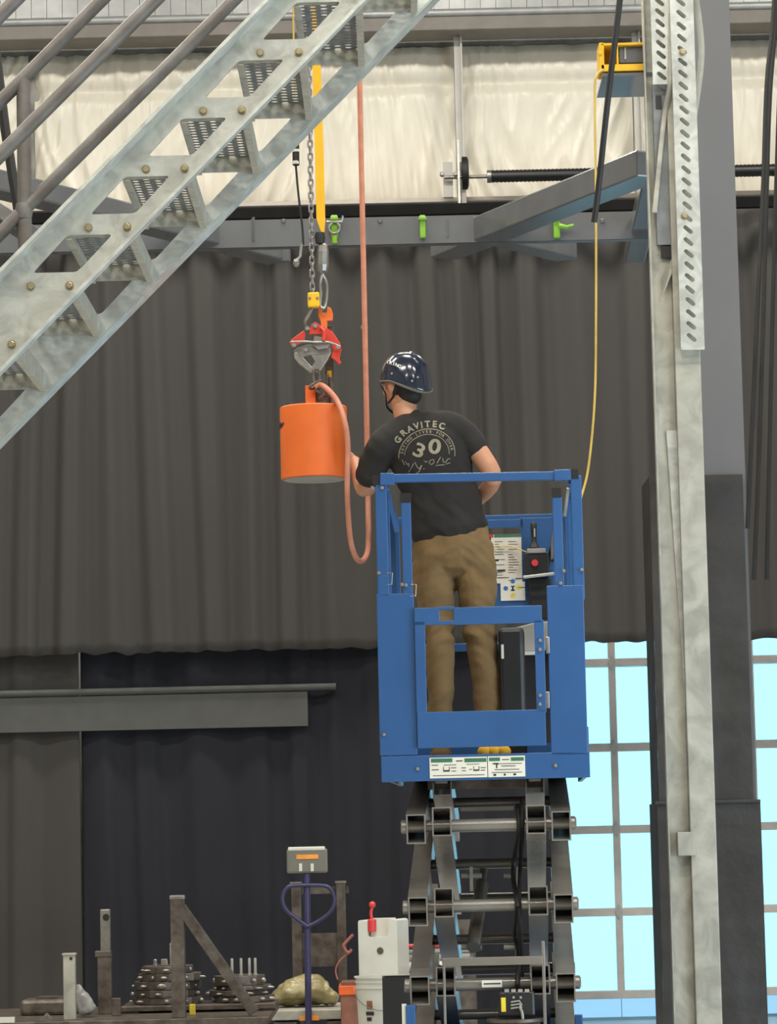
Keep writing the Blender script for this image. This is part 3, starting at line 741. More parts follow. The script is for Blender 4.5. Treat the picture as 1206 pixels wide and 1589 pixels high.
# ================================================================ SCISSOR LIFT
a_ = .04; ex = V((math.cos(a_), -math.sin(a_), 0)); ey = V((math.sin(a_), math.cos(a_), 0)); ez = V((0, 0, 1))
O = P(755, 1210, 13.0); O.z = 0
LM = frame_mat(O, ex, ey, ez)
lift = thing('scissor_lift', O, 'blue scissor lift with folding guard rails and gate, raised on grey scissor arms', 'scissor lift', mtx=LM)
def L(px, py, dep=0.0): return PN(px, py, O + ey * dep, ey)
def loc(p): return LM.inverted() @ p
sl_ = lambda dep: (13.0 + dep) / F
def lbox(mb, x0, y0, x1, y1, dep, depth):
    mx = (x0 + x1) / 2; c = L(mx, (y0 + y1) / 2, dep); za, zb = L(mx, y0, dep).z, L(mx, y1, dep).z
    c.z = (za + zb) / 2
    return mb.box(c + ey * (depth / 2), ((x1 - x0) * sl_(dep), depth, abs(za - zb)), ex, ey, ez)
def lpart(name, rects, m='lift_blue', bevel=.003, par=None, lab=None):
    mb = MB()
    for r in rects: lbox(mb, *r)
    return mb.build(name, m, par or lift, bevel=bevel, label=lab)
DEP = 1.75
zplat = L(755, 1176).z      # deck height
hw = 322 * sl_(0) / 2
def LL(x, y, z): return LM @ V((x, y, z))
# deck and toe boards
MB().box(LL(0, DEP / 2, zplat - .03), (hw * 2 - .05, DEP - .08, .05), ex, ey, ez).build('deck', 'deck_grey', lift)
toe = lpart('toe_board', [(592, 1170, 915, 1210, 0, .03)])
for s_ in (-1, 1):
    MB().box(LL(s_ * (hw - .012), DEP / 2, zplat + .02), (.02, DEP - .07, .2), ex, ey, ez).build('side_board', 'lift_blue', lift, bevel=.003)
MB().box(LL(0, DEP - .01, zplat + .03), (hw * 2, .02, .15), ex, ey, ez).build('toe_board', 'lift_blue', lift)
# corner panels and posts
lpart('corner_panel', [(587, 921, 645, 1172, 0, .012), (587, 893, 604, 925, 0, .012)])
lpart('corner_panel', [(852, 908, 909, 1172, 0, .012)])
ztr = L(740, 741).z
lpart('corner_post', [(584, 745, 602, 930, .002, .04)])
lpart('corner_post', [(888, 738, 905, 930, .002, .04)])
lpart('gate_post', [(624, 779, 639, 925, .004, .035)])
lpart('gate_post', [(859, 771, 874, 915, .004, .035)])
for r in ((579, 737, 591, 752, -.001, .035), (622, 765, 637, 780, .002, .033), (884, 728, 897, 743, -.001, .035), (857, 757, 870, 772, .002, .033)):
    mb = MB(); x0, y0, x1, y1, d0, d1 = r; c = L((x0 + x1) / 2, (y0 + y1) / 2, d0)
    mb.recttube(c - ez * ((y1 - y0) / 2 * sl_(0)) + ey * d1 / 2, c + ez * ((y1 - y0) / 2 * sl_(0)) + ey * d1 / 2, (x1 - x0) * sl_(0) + .004, d1, .004, ey)
    mb.box(c + ey * d1 / 2 , ((x1 - x0) * sl_(0) - .002, d1 - .004, .02), ex, ey, ez)
    mb.build('post_socket', 'black_plastic', lift)
# top rail (slopes up a little to the right like the tilted frame)
mb = MB(); mb.beam(L(592, 743, .012), L(886, 738, .012), .03, 13 * sl_(0)); mb.build('top_rail', 'lift_blue', lift, bevel=.003)
mb = MB(); mb.beam(L(590, 744, .004), L(612, 744, .004), .03, 19 * sl_(0)); mb.build('rail_bracket', 'lift_blue', lift, bevel=.003)
mb = MB(); mb.beam(L(860, 738, .004), L(886, 737, .004), .03, 17 * sl_(0)); mb.build('rail_bracket', 'lift_blue', lift, bevel=.003)
sbl = bolt_mesh('bolt', .006, .006, 10); sbl.materials.append(M['steel_bare'])
LR = LM.to_3x3().to_4x4()
for px, py in ((607, 741), (866, 735), (578, 757), (593, 757), (588, 889), (624, 907), (630, 908), (875, 886), (903, 884), (870, 905), (672, 954), (680, 1144), (596, 1140), (648, 1193), (862, 1188)):
    inst(sbl, 'bolt', lift, T(L(px, py, -.004)) @ LR)
# lanyard pins
mb = MB()
for (x, y) in ((601, 889), (638, 907)):
    mb.tube([L(x, y, 0), L(x + 8, y, 0), L(x + 7, y + 18, 0), L(x - 1, y + 18, 0)], .002, 6)
mb.build('lock_pin', 'steel_bare', lift)
# side rails going back to the far end
xpL, xpR = loc(L(585, 745)).x, loc(L(892, 740)).x
zT = loc(L(740, 742)).z
for s_, xx in ((-1, xpL + .012), (1, xpR - .012)):
    for zz, hh in ((zT - .01, .04), (zplat + .56, .035)):
        MB().beam(LL(xx, .03, zz), LL(xx, DEP - .02, zz), .028, hh).build('side_rail', 'lift_blue', lift, bevel=.003)
    for dd in (.62, 1.2, DEP - .03):
        MB().beam(LL(xx, dd, zplat), LL(xx, dd, zT), .028, .028, ey).build('side_post', 'lift_blue', lift, bevel=.003)
# fold-down diagonal braces seen inside the near corners
mb = MB(); mb.beam(L(601, 760, .5), L(616, 825, .55), .02, .03, ey); mb.build('fold_brace', 'lift_blue', lift)
mb = MB(); mb.beam(L(882, 758, .08), L(877, 800, .12), .012, .03, ey); mb.build('fold_brace', 'galv', lift)
# far end rail
MB().beam(LL(xpL, DEP, zT), LL(xpR, DEP, zT), .028, .04).build('end_rail', 'lift_blue', lift, bevel=.003)
MB().beam(LL(xpL, DEP, zplat + .56), LL(xpR, DEP, zplat + .56), .028, .035).build('end_rail', 'lift_blue', lift, bevel=.003)
# gate
gate_rects = (643, 942, 841, 968), (644, 960, 659, 1110), (831, 960, 846, 1110), (648, 1103, 848, 1158)
gt = lpart('gate', [(704, 941, 841, 968, -.02, .018), (643, 943, 682, 970, -.02, .018), (680, 941, 706, 946, -.02, .018), (680, 963, 706, 969, -.02, .018), (645, 964, 661, 1106, -.02, .018), (831, 962, 846, 1106, -.02, .018), (648, 1103, 847, 1159, -.02, .018)], bevel=.002)
for y in (1000, 1085): 
    lpart('hinge', [(847, y - 12, 853, y + 14, -.012, .02)], 'steel_bare', par=gt)
    for d in (-6, 8): inst(sbl, 'bolt', gt, T(L(838, y + d, -.024)) @ LR)
# placard on the toe board
def card(par, x0, y0, x1, y1, dep, m='sticker_white', name='placard'):
    mb = MB(); lbox(mb, x0, y0, x1, y1, dep, .002); return mb.build(name, m, par)
def marks(par, lst, dep, m, name):
    if len(lst) < 3:
        for r in lst: lbox(MB(), *r, dep, .0012).build(name, m, par)
        return
    mb = MB()
    for r in lst: lbox(mb, *r, dep, .0012)
    o = mb.build(name, m, par); o['kind'] = 'stuff'; return o
pl = card(toe, 667, 1175, 756, 1207, -.003)
marks(pl, [(669, 1177, 702, 1183), (721, 1176.5, 755, 1182.5)], -.0045, 'sticker_green', 'header_bar')
marks(pl, [(670, 1187, 680, 1188), (670, 1194, 681, 1195.2), (688, 1195, 698, 1197.4), (735, 1194, 744, 1196.2), (689, 1186.6, 708, 1187.4), (700, 1191, 708, 1192), (701, 1196, 708, 1197), (716, 1191, 723, 1192), (717, 1195.5, 723, 1196.5), (728, 1193.5, 733, 1194.4), (746, 1190.6, 754, 1191.6), (746, 1194.6, 753, 1195.6), (672, 1202.5, 752, 1203.4), (724, 1185.5, 744, 1186.2), (708, 1180, 718, 1181.5), (688, 1190, 689, 1195), (697, 1190, 698, 1195), (735, 1189, 735.8, 1194), (743, 1189, 744, 1194)], -.0045, 'print_ink', 'small_print')
pl = card(toe, 757.5, 1173, 815, 1205.5, -.003)
marks(pl, [(759, 1175.5, 776, 1181), (793, 1175, 813, 1180.5)], -.0045, 'sticker_green', 'header_bar')
marks(pl, [(764, 1184.5, 810, 1185.3), (778, 1188, 800, 1189), (768, 1193.5, 806, 1194.4), (763, 1198, 810, 1198.8), (766, 1201, 770, 1204), (782, 1200.5, 785, 1203.5), (797, 1200, 801, 1203), (766, 1184, 774, 1186), (770, 1186, 772, 1192), (779, 1178, 790, 1179.2)], -.0045, 'print_ink', 'small_print')
# far-end control panel, placards and control box
fd = DEP - .10
pn = lpart('control_panel', [(757, 806, 812, 819, fd, .012), (808, 803, 858, 880, fd, .012), (766, 880, 860, 941, fd, .012)], bevel=.002)
q = card(pn, 763, 829, 810, 905, fd - .006)
marks(q, [(767, 829, 809, 833.5)], fd - .008, 'sticker_green', 'header_bar'); marks(q, [(757, 829, 766, 834)], fd - .0085, 'sticker_red', 'header_bar')
random.seed(3)
lst = []
for y in range(840, 902, 4):
    for x in (768, 789):
        if random.random() < .75: lst.append((x, y, x + random.uniform(6, 17), y + .7))
marks(q, lst + [(767, 868, 774, 871), (772, 884, 784, 887), (768, 896, 790, 897)], fd - .008, 'print_ink', 'small_print')
q = card(pn, 777, 903, 815, 932, fd - .008)
mb = MB()
for (x, y, k) in ((796, 902, 0), (785, 913, 1)):
    c = L(x, y, fd - .0095); n5 = [c + ex * (.012 * math.cos(t)) + ez * (.012 * math.sin(t)) for t in [math.radians(90 + 90 * k + 72 * i) for i in range(5)]]
    mb.add(n5, [(0, 1, 2, 3, 4)])
mb.build('blue_arrow', 'sticker_blue', q)
mb = MB()
for (x, y) in ((805, 911), (796, 924)):
    c = L(x, y, fd - .0095); mb.add([c + ex * (.011 * math.cos(t)) + ez * (.011 * math.sin(t)) for t in [i * math.pi / 5 for i in range(10)]], [tuple(range(10))])
mb.build('yellow_arrow', 'sticker_yellow', q)
marks(q, [(793, 909, 799, 910.5), (794.7, 910, 797.3, 916), (793, 915, 799, 917), (803, 911, 815, 912), (800, 897, 812, 898.4)], fd - .0095, 'print_ink', 'black_symbol')
cbx = lpart('control_box', [(814, 858, 852, 892, fd - .12, .12)], 'black_plastic', bevel=.004)
mb = MB(); lbox(mb, 818, 851, 847, 858, fd - .13, .10); mb.build('top_cover', 'bag_grey', cbx, bevel=.003)
mb = MB(); mb.lathe([(.016, 0), (.016, .025)], L(830, 874, fd - .12), -ey, 8); mb.build('stop_button', 'red_plastic', cbx)
mb = MB(); p = L(829, 850, fd - .07); mb.lathe([(.026, 0), (.016, .02), (.012, .03), (.014, .08), (.016, .11), (.01, .118)], p, V((0, 0, 1)), 12); mb.build('joystick', 'black_rubber', cbx, smooth=True)
mb = MB(); lbox(mb, 828.4, 820, 831, 833, fd - .088, .004); mb.build('joystick_label', 'bag_grey', cbx)
mb = MB(); mb.beam(L(812, 896, fd - .14), L(862, 890, fd - .14), .012, .014); mb.build('grab_bar', 'galv', lift, bevel=.003)
lpart('battery_pouch', [(822, 896, 856, 962, fd - .05, .05)], 'black_rubber', bevel=.008)
mb = MB(); mb.tube(smoothpath([L(763, 860, fd - .03), L(775, 850, fd - .03), L(792, 848, fd - .03), L(808, 853, fd - .05), L(818, 857, fd - .1)], 6), .0028, 6); mb.build('control_wire', 'cord_yellow', lift, smooth=True)
mb = MB(); mb.tube(smoothpath([L(850, 880, fd - .05), L(856, 850, fd - .15), L(862, 830, .9), L(864, 812, .8), L(858, 840, .7), L(858, 870, .6)], 6), .009, 8); mb.build('control_cable', 'black_rubber', lift, smooth=True)
# document box / grey cover inside at the right
mb = MB(); lb = [(797, 975), (832, 966), (860, 964), (862, 1006), (832, 1012), (805, 1013)]
mb.plate([((LM.inverted() @ L(x, y, 1.2)).x, L(x, y, 1.2).z) for x, y in lb], [], .05, LM @ XZ(1.2)); mb.build('document_pouch', 'bag_grey', lift, bevel=.006)
mb = MB(); lbox(mb, 806, 1011, 832, 1016, 1.15, .04); mb.build('pouch_clip', 'white_plastic', lift)
# dark equipment case standing on the deck
cs = thing('equipment_case', L(790, 1160, 1.05), 'upright black equipment case standing on the lift deck beside the right leg', 'case')
mb = MB(); c = L(796, 1075, .9); z0 = zplat - .004; zt_ = L(791, 975, .9).z; mb.box(V((c.x, c.y, (z0 + zt_) / 2)), (40 * sl_(.9), .14, zt_ - z0), ex, ey, ez); mb.build('body', 'black_plastic', cs, bevel=.02)
mb = MB(); lbox(mb, 778, 1000, 782, 1022, .82, .004); mb.build('tag', 'white_plastic', cs)
# folded yellow strap on the deck
mb = MB()
for k in range(3):
    c = L(752 + k * 15, 1165, .06); c.z = zplat + .026
    mb.ball(c, (.03, .03, .026), 12, 8)
yo = mb.build('yellow_strap', 'yellow_sling', smooth=True, ang=180)
tag(yo, 'bunched yellow strap on the lift deck under the gate', 'strap')

# scissor arms
pinz = [loc(L(758, y, .06)).z for y in (1280, 1405, 1527)]
dz = (pinz[0] - pinz[2]) / 2
pz = [pinz[0] + dz * .62] + pinz + [pinz[2] - dz]
xi = [loc(L(686, 1278, .0)).x, loc(L(832, 1275, .0)).x]; xo = [loc(L(646, 1287, .0)).x, loc(L(871, 1279, .0)).x]
nearY, farY = .06, 1.52
tw_, th_ = 30 * sl_(0), 46 * sl_(0)
for k in range(len(pz) - 1):
    for x in xi:      # inner arms fall away from the viewer
        p0, p1 = LL(x, nearY, pz[k]), LL(x, farY, pz[k + 1]); d = (p1 - p0).normalized()
        if k == 0: p0 = p0 + d * .12
        MB().recttube(p0 - d * (.08 if k else 0), p1 + d * .05, tw_, th_, .006).build('scissor_arm', 'scissor_paint', lift, bevel=.0)
    for x in xo:      # outer arms rise away
        p0, p1 = LL(x, nearY, pz[k + 1]), LL(x, farY, pz[k]); d = (p1 - p0).normalized()
        MB().recttube(p0 - d * .08, p1 + d * .05, tw_, th_, .006).build('scissor_arm', 'scissor_paint', lift, bevel=.0)
xe = [loc(L(622, 1283, .06)).x, loc(L(894, 1279, .06)).x]
for k in range(1, 5):
    for yy in (nearY, farY):
        mb = MB(); mb.tube([LL(xe[0] + .025, yy, pz[k]), LL(xe[1] - .02, yy, pz[k])], .026, 18); pin = mb.build('pivot_tube', 'scissor_paint', lift, smooth=True)
        mb = MB(); mb.lathe([(.02, 0), (.028, .004), (.028, .022)], LL(xe[0] + .0, yy, pz[k]), ex, 16); mb.build('pin_head', 'steel_bare', pin, smooth=True); mb = MB(); mb.lathe([(.028, 0), (.028, .018), (.02, .024)], LL(xe[1] - .022, yy, pz[k]), ex, 16); mb.build('pin_head', 'steel_bare', pin, smooth=True)
    zm = (pz[k - 1] + pz[k]) / 2; ym = (nearY + farY) / 2
    mb = MB(); mb.tube([LL(xo[0], ym, zm), LL(xo[1], ym, zm)], .022, 12); mb.build('center_tube', 'scissor_paint', lift, smooth=True)
# platform underside beams
for x in (xi[0], xi[1]): MB().beam(LL(x, .02, zplat - .075), LL(x, DEP - .05, zplat - .075), .05, .05).build('deck_beam', 'steel_dark', lift)
MB().box(LL(0, .3, zplat - .09), (.5, .04, .06), ex, ey, ez).build('cross_beam', 'steel_dark', lift)
# hydraulic hoses, ram and brackets between the arms
mb = MB(); mb.tube(smoothpath([L(803, 1250, .1), L(806, 1285, .03), L(799, 1330, .3), L(797, 1365, .25), L(803, 1405, .02), L(800, 1450, .3), L(805, 1480, .2), L(803, 1527, .02), L(800, 1580, .2)], 6), .011, 8); mb.build('hydraulic_hose', 'black_rubber', lift, smooth=True)
mb = MB(); mb.tube(smoothpath([L(810, 1240, .12), L(811, 1280, .02), L(808, 1340, .35), L(806, 1400, .03), L(810, 1500, .2), L(808, 1580, .2)], 6), .009, 8); mb.build('hydraulic_hose', 'black_rubber', lift, smooth=True)
mb = MB(); mb.tube([L(735, 1470, .55), L(748, 1372, .9)], .03, 14); mb.tube([L(748, 1372, .9), L(752, 1340, 1.0)], .017, 12); mb.build('hydraulic_ram', 'scissor_paint', lift, smooth=True)
for y in (1359, 1470):
    for xa, xb, x in ((716, 748, 729), (782, 802, 800)):
        mb = MB(); mb.tube([L(xa, y, .6), L(xb, y, .6)], .012, 10); lbox(mb, x, y - 14, x + 5, y + 24, .58, .05); mb.build('ram_bracket', 'galv_dull', lift)
mb = MB(); lbox(mb, 715, 1252, 797, 1258, .25, .1); mb.build('tie_plate', 'scissor_paint', lift)
# ladder frame in front
mb = MB(); lbox(mb, 687, 1485, 841, 1498, -.06, .015); lbox(mb, 688, 1490, 692, 1600, -.06, .015); lbox(mb, 842, 1460, 847, 1600, -.06, .015); mb.build('access_frame', 'scissor_paint', lift, bevel=.002)
mb = MB(); lbox(mb, 748, 1521, 779, 1532, .02, .01); mb.build('pivot_label', 'sticker_white', lift)
mb = MB(); lbox(mb, 751, 1525.5, 777, 1527.5, .018, .003); mb.build('label_text', 'print_ink', lift)
# power unit
pu = lpart('power_unit', [(774, 1538, 830, 1578, -.05, .1)], 'black_plastic', bevel=.01)
mb = MB()
for k in range(4): lbox(mb, 783 + k * 10.5, 1535, 790 + k * 10.5, 1540, -.055, .02)
mb.build('cooling_slot', 'bag_grey', pu)
mb = MB(); lbox(mb, 778, 1548, 785, 1570, -.054, .004); mb.build('warning_tag', 'sticker_yellow', pu)
mb = MB()
for (x, y) in ((797, 1548), (808, 1548)): mb.ball(L(x, y, -.055), .006, 8, 6)
for k in range(3): mb.tube([L(793, 1555 + k * 5, -.058), L(806, 1553 + k * 5, -.06), L(810, 1560 + k * 4, -.058)], .004, 6)
mb.build('wiring', 'bag_grey', pu, smooth=True)
mb = MB(); mb.tube(smoothpath([L(806, 1562, -.06), L(811, 1575, -.07), L(812, 1610, -.07)], 5), .006, 8); mb.build('power_lead', 'galv_dull', pu, smooth=True)
mb = MB(); c = L(800, 1580, .0); mb.lathe([(.0, 0), (.118, 0), (.12, -.012), (.1, -.02), (.1, -.1), (.12, -.11)], c, V((0, 0, 1)), 28); mb.build('reel', 'steel_dark', lift, smooth=True)
# chassis and wheels (below the frame)
MB().box(LL(0, .85, .36), (.80, 1.86, .3), ex, ey, ez).build('chassis', 'lift_blue', lift, bevel=.01)
lpart('chassis_arm', [(631, 1560, 646, 1700, -.04, .05)]); lpart('chassis_arm', [(894, 1575, 906, 1700, .3, .05)])
mb = MB(); lbox(mb, 624, 1558, 631, 1589, -.03, .01); mb.build('chassis_label', 'sticker_white', lift)
for sx_ in (-1, 1):
    for yy in (.2, 1.5):
        mb = MB(); mb.lathe([(.1, -.06), (.15, -.05), (.15, .05), (.1, .06)], LL(sx_ * .37, yy, .151), ex, 24); mb.build('wheel', 'black_rubber', lift, smooth=True)

# ================================================================ PERSON
pd = 13.9
person = thing('person', (P(715, 1183, pd).x, pd, zplat - .005), 'person in navy helmet, black printed t-shirt and tan trousers, reaching toward the orange cylinder', 'person')
def limb(mb, pts, radii, ref=V((0, 1, 0)), n=18, sub=4):
    pts = [V(p) for p in pts]; pp = []; rr = []
    for i in range(len(pts) - 1):
        p0, p1, p2, p3 = pts[max(i - 1, 0)], pts[i], pts[i + 1], pts[min(i + 2, len(pts) - 1)]
        for k in range(sub):
            t = k / sub
            pp.append(0.5 * ((2 * p1) + (p2 - p0) * t + (2 * p0 - 5 * p1 + 4 * p2 - p3) * t * t + (3 * p1 - p0 - 3 * p2 + p3) * t ** 3))
            s_ = t * t * (3 - 2 * t); A_, B_ = radii[i], radii[i + 1]
            rr.append((A_[0] + (B_[0] - A_[0]) * s_, A_[1] + (B_[1] - A_[1]) * s_))
    pp.append(pts[-1]); rr.append(radii[-1])
    m = len(pp); d0 = (pp[1] - pp[0]).normalized(); d1 = (pp[-1] - pp[-2]).normalized()
    # domed ends
    def dome(p, d, r, sgn): return [(p + d * sgn * min(r) * .75 * math.sin(t), (r[0] * math.cos(t), r[1] * math.cos(t))) for t in (.5, 1.0, 1.45)]
    full = [(q, r) for q, r in reversed(dome(pp[0], d0, rr[0], -1))] + list(zip(pp, rr)) + dome(pp[-1], d1, rr[-1], 1)
    vs = []; fs = []; M_ = len(full)
    for i, (p, r) in enumerate(full):
        a = full[max(i - 1, 0)][0]; b = full[min(i + 1, M_ - 1)][0]; d = (b - a).normalized()
        sd = d.cross(ref)
        if sd.length < .05: sd = d.cross(V((1, 0, 0)))
        sd.normalize(); u_ = sd.cross(d).normalized()
        for k in range(n):
            t = 2 * math.pi * k / n; vs.append(p + sd * (r[0] * math.cos(t)) + u_ * (r[1] * math.sin(t)))
    for i in range(M_ - 1):
        for k in range(n):
            k2 = (k + 1) % n; fs.append((i * n + k, i * n + k2, (i + 1) * n + k2, (i + 1) * n + k))
    fs += [tuple(range(n - 1, -1, -1)), tuple((M_ - 1) * n + k for k in range(n))]
    mb.add(vs, fs)
def fuse(mb, name, voxel, it, fold=None):
    me = mb.mesh(name + '_raw'); o = bpy.data.objects.new(name + '_raw', me); C.objects.link(o)
    r = o.modifiers.new('r', 'REMESH'); r.mode = 'VOXEL'; r.voxel_size = voxel; r.use_smooth_shade = True
    s_ = o.modifiers.new('s', 'SMOOTH'); s_.factor = .5; s_.iterations = it
    dg = bpy.context.evaluated_depsgraph_get(); dg.update()
    out = bpy.data.meshes.new_from_object(o.evaluated_get(dg)); out.name = name
    bpy.data.objects.remove(o)
    if fold:
        ns = [v.normal.copy() for v in out.vertices]
        for v, n_v in zip(out.vertices, ns): v.co += n_v * fold(v.co)
    for p in out.polygons: p.use_smooth = True
    return out
W3 = lambda x, y, d=pd: P(x, y, d)
hipL, hipR = W3(681, 872), W3(737, 866)
kneeL, kneeR = W3(681, 988, pd - .03), W3(745, 992, pd + .0)
ankL, ankR = W3(684, 1130, pd + .05), W3(760, 1130, pd + .02)
zsole = zplat - .005
elbL, wriL = W3(566, 758, pd + .06), W3(550, 716, pd + .2)
shL, shR = W3(592, 690, pd - .08), W3(722, 674, pd - .02)
elbR, wriR = W3(765, 744, pd - .04), W3(736, 781, pd + .16)

# --- one continuous body
body = MB()
limb(body, [hipL + V((0, 0, .03)), kneeL, ankL, V((ankL.x, ankL.y, zsole + .08))], [(.07, .075), (.05, .055), (.036, .042), (.036, .042)])
limb(body, [hipR + V((0, 0, .03)), kneeR, ankR, V((ankR.x, ankR.y, zsole + .08))], [(.07, .075), (.05, .055), (.036, .042), (.036, .042)])
for a in (ankL, ankR): limb(body, [V((a.x, a.y - .03, zsole + .06)), V((a.x, a.y + .1, zsole + .05)), V((a.x, a.y + .17, zsole + .04))], [(.035, .035), (.038, .03), (.032, .022)], ref=ez)
limb(body, [W3(709, 862), W3(702, 815), W3(682, 755), W3(664, 700, pd - .02), W3(648, 664, pd - .02)], [(.14, .1), (.13, .095), (.135, .1), (.15, .1), (.09, .06)])
limb(body, [shL, W3(655, 668, pd - .03), shR], [(.05, .05), (.06, .055), (.05, .05)])
limb(body, [W3(640, 668, pd - .02), W3(629, 640, pd), W3(628, 618, pd + .01)], [(.062, .062), (.054, .056), (.056, .06)])
limb(body, [shL, W3(576, 735, pd), elbL, wriL], [(.05, .05), (.047, .047), (.041, .041), (.029, .027)])
limb(body, [shR, W3(744, 704, pd - .04), elbR, wriR], [(.05, .05), (.047, .047), (.041, .041), (.029, .027)])
# head, built facing +Y, turned to the left and set on the neck
hc = W3(627, 594, pd + .015)
HR = Matrix.Rotation(math.radians(40), 4, 'Z') @ Matrix.Rotation(math.radians(-6), 4, 'X')
HM = T(hc) @ HR
hd_ = MB()
hd_.ball((0, -.005, .02), (.076, .096, .1), 24, 16)
hd_.ball((0, .04, -.045), (.056, .06, .07), 20, 12)
hd_.ball((0, .055, -.09), (.032, .034, .028), 14, 10)
hd_.ball((0, .1, -.02), (.013, .02, .026), 10, 8); hd_.ball((0, .112, -.033), (.015, .014, .011), 10, 8)
hd_.ball((0, .09, .012), (.055, .016, .012), 12, 8)
hd_.ball((0, .094, -.065), (.024, .012, .007), 10, 8); hd_.ball((0, .092, -.075), (.021, .012, .007), 10, 8)
for s_ in (-1, 1):
    hd_.ball((s_ * .082, -.005, -.018), (.011, .022, .034), 12, 10); hd_.ball((s_ * .079, .002, -.045), (.008, .012, .014), 8, 6)
    hd_.ball((s_ * .045, .066, -.03), (.022, .022, .022), 10, 8)
body.add(hd_.v, hd_.f, HM)
# hands: palm and five fingers
def hand(mb, wr_, fdir, pn, side, curl):
    f = fdir.normalized(); n = (pn - f * pn.dot(f)).normalized(); s_ = n.cross(f).normalized() * side
    pc_ = wr_ + f * .05
    limb(mb, [wr_, wr_ + f * .035, wr_ + f * .085], [(.026, .019), (.038, .017), (.04, .014)], ref=n, n=14)
    for k, (off, ln) in enumerate(((-.03, .068), (-.0105, .078), (.0105, .074), (.03, .058))):
        b = wr_ + f * (.085 - abs(off) * .15) + s_ * off; q = b; d = f.copy(); pts = [b - f * .02, b]
        for j, fr_ in enumerate((.45, .32, .23)):
            an = curl * (j + 1) ; d2 = (f * math.cos(an) + n * math.sin(an)); q = q + d2 * ln * fr_; pts.append(q)
        limb(mb, pts, [(.0085, .0085), (.0088, .0088), (.008, .008), (.0075, .0075), (.0065, .0065)], ref=s_, n=10, sub=2)
    tb_ = wr_ + f * .03 - s_ * .032; td = (f * .75 - s_ * .55 + n * .35).normalized()
    limb(mb, [wr_ + f * .02 - s_ * .018, tb_, tb_ + td * .035, tb_ + (td + f * .2).normalized() * .062], [(.013, .013), (.0125, .0125), (.0105, .0105), (.008, .008)], ref=s_, n=10, sub=2)
ccen = V((cb.x, ly, wriL.z))
dirL = (V((ccen.x + rad * .55, ly + rad * .95, wriL.z + .05)) - wriL)
hand(body, wriL, dirL, (ccen - wriL), -1, .22)
hand(body, wriR, V((-.75, .35, -.3)), V((-.4, -.9, 0)), 1, .3)
bm_ = fuse(body, 'body', .0058, 3)
bo = link('body', bm_, None); bm_.materials.append(M['skin'])
bo.parent = person; bo.matrix_local = WM['person'].inverted(); WM['body'] = Matrix.Identity(4)
# hair at nape and sides
ha = MB(); ha.add(*(lambda m: (m.v, m.f))(MB().ball((0, -.022, .0), (.0795, .088, .092), 24, 16)), HM)
ha.add(*(lambda m: (m.v, m.f))(MB().ball((0, -.03, -.05), (.056, .05, .045), 18, 12)), HM)
ha.ball(W3(635, 613, pd - .012), (.057, .054, .05), 20, 14)
ha.build('hair', 'hair', person, smooth=True, ang=180)
for s_ in (-1, 1):
    e = MB(); e.add(*(lambda m: (m.v, m.f))(MB().ball((s_ * .031, .087, -.002), (.012, .009, .007), 10, 8)), HM); e.build('eye', 'eye_white', person, smooth=True)

# --- trousers
tr_mb = MB()
def mid(a, b, t): return a.lerp(b, t)
limb(tr_mb, [W3(676, 858), W3(672, 900), W3(677, 945), kneeL + V((0, 0, .0)), W3(683, 1050, pd), W3(684, 1120, pd + .04), W3(684, 1150, pd + .04)], [(.105, .115), (.097, .11), (.082, .095), (.063, .078), (.06, .074), (.056, .07), (.06, .075)])
limb(tr_mb, [W3(730, 852), W3(739, 900), W3(742, 945), kneeR, W3(754, 1050, pd + .01), W3(760, 1115, pd + .02), W3(761, 1150, pd + .02)], [(.105, .115), (.09, .11), (.078, .095), (.068, .08), (.065, .078), (.063, .074), (.064, .078)])
limb(tr_mb, [W3(702, 868), W3(703, 842), W3(698, 812)], [(.172, .13), (.168, .125), (.155, .112)])
limb(tr_mb, [W3(679, 850, pd - .055), W3(676, 880, pd - .05)], [(.07, .06), (.06, .05)]); limb(tr_mb, [W3(733, 842, pd - .055), W3(737, 873, pd - .05)], [(.07, .06), (.06, .05)])
kz, hz_ = kneeL.z, hipL.z
def tfold(c):
    kn = math.exp(-((c.z - kz - .03) / .09) ** 2); hp = math.exp(-((c.z - hz_ + .03) / .08) ** 2); an = math.exp(-((c.z - zsole - .12) / .1) ** 2)
    a = .006 + .017 * kn + .013 * hp + .012 * an
    t = c.z * 30 + abs(c.x - 0.31) * 14 + c.y * 9
    return a * (noise.noise((c.x * 9, c.y * 9, t * .55)) + .5 * noise.noise((c.x * 16 + 4, c.y * 14, t * 1.1)))
tm = fuse(tr_mb, 'trousers', .0065, 4, tfold); tm.materials.append(M['trousers'])
to = link('trousers', tm, None); to.parent = person; to.matrix_local = WM['person'].inverted(); WM['trousers'] = Matrix.Identity(4)
mb = MB(); 
for (x0, y0, x1, y1) in ((650, 868, 668, 872), (744, 852, 757, 850)): pass
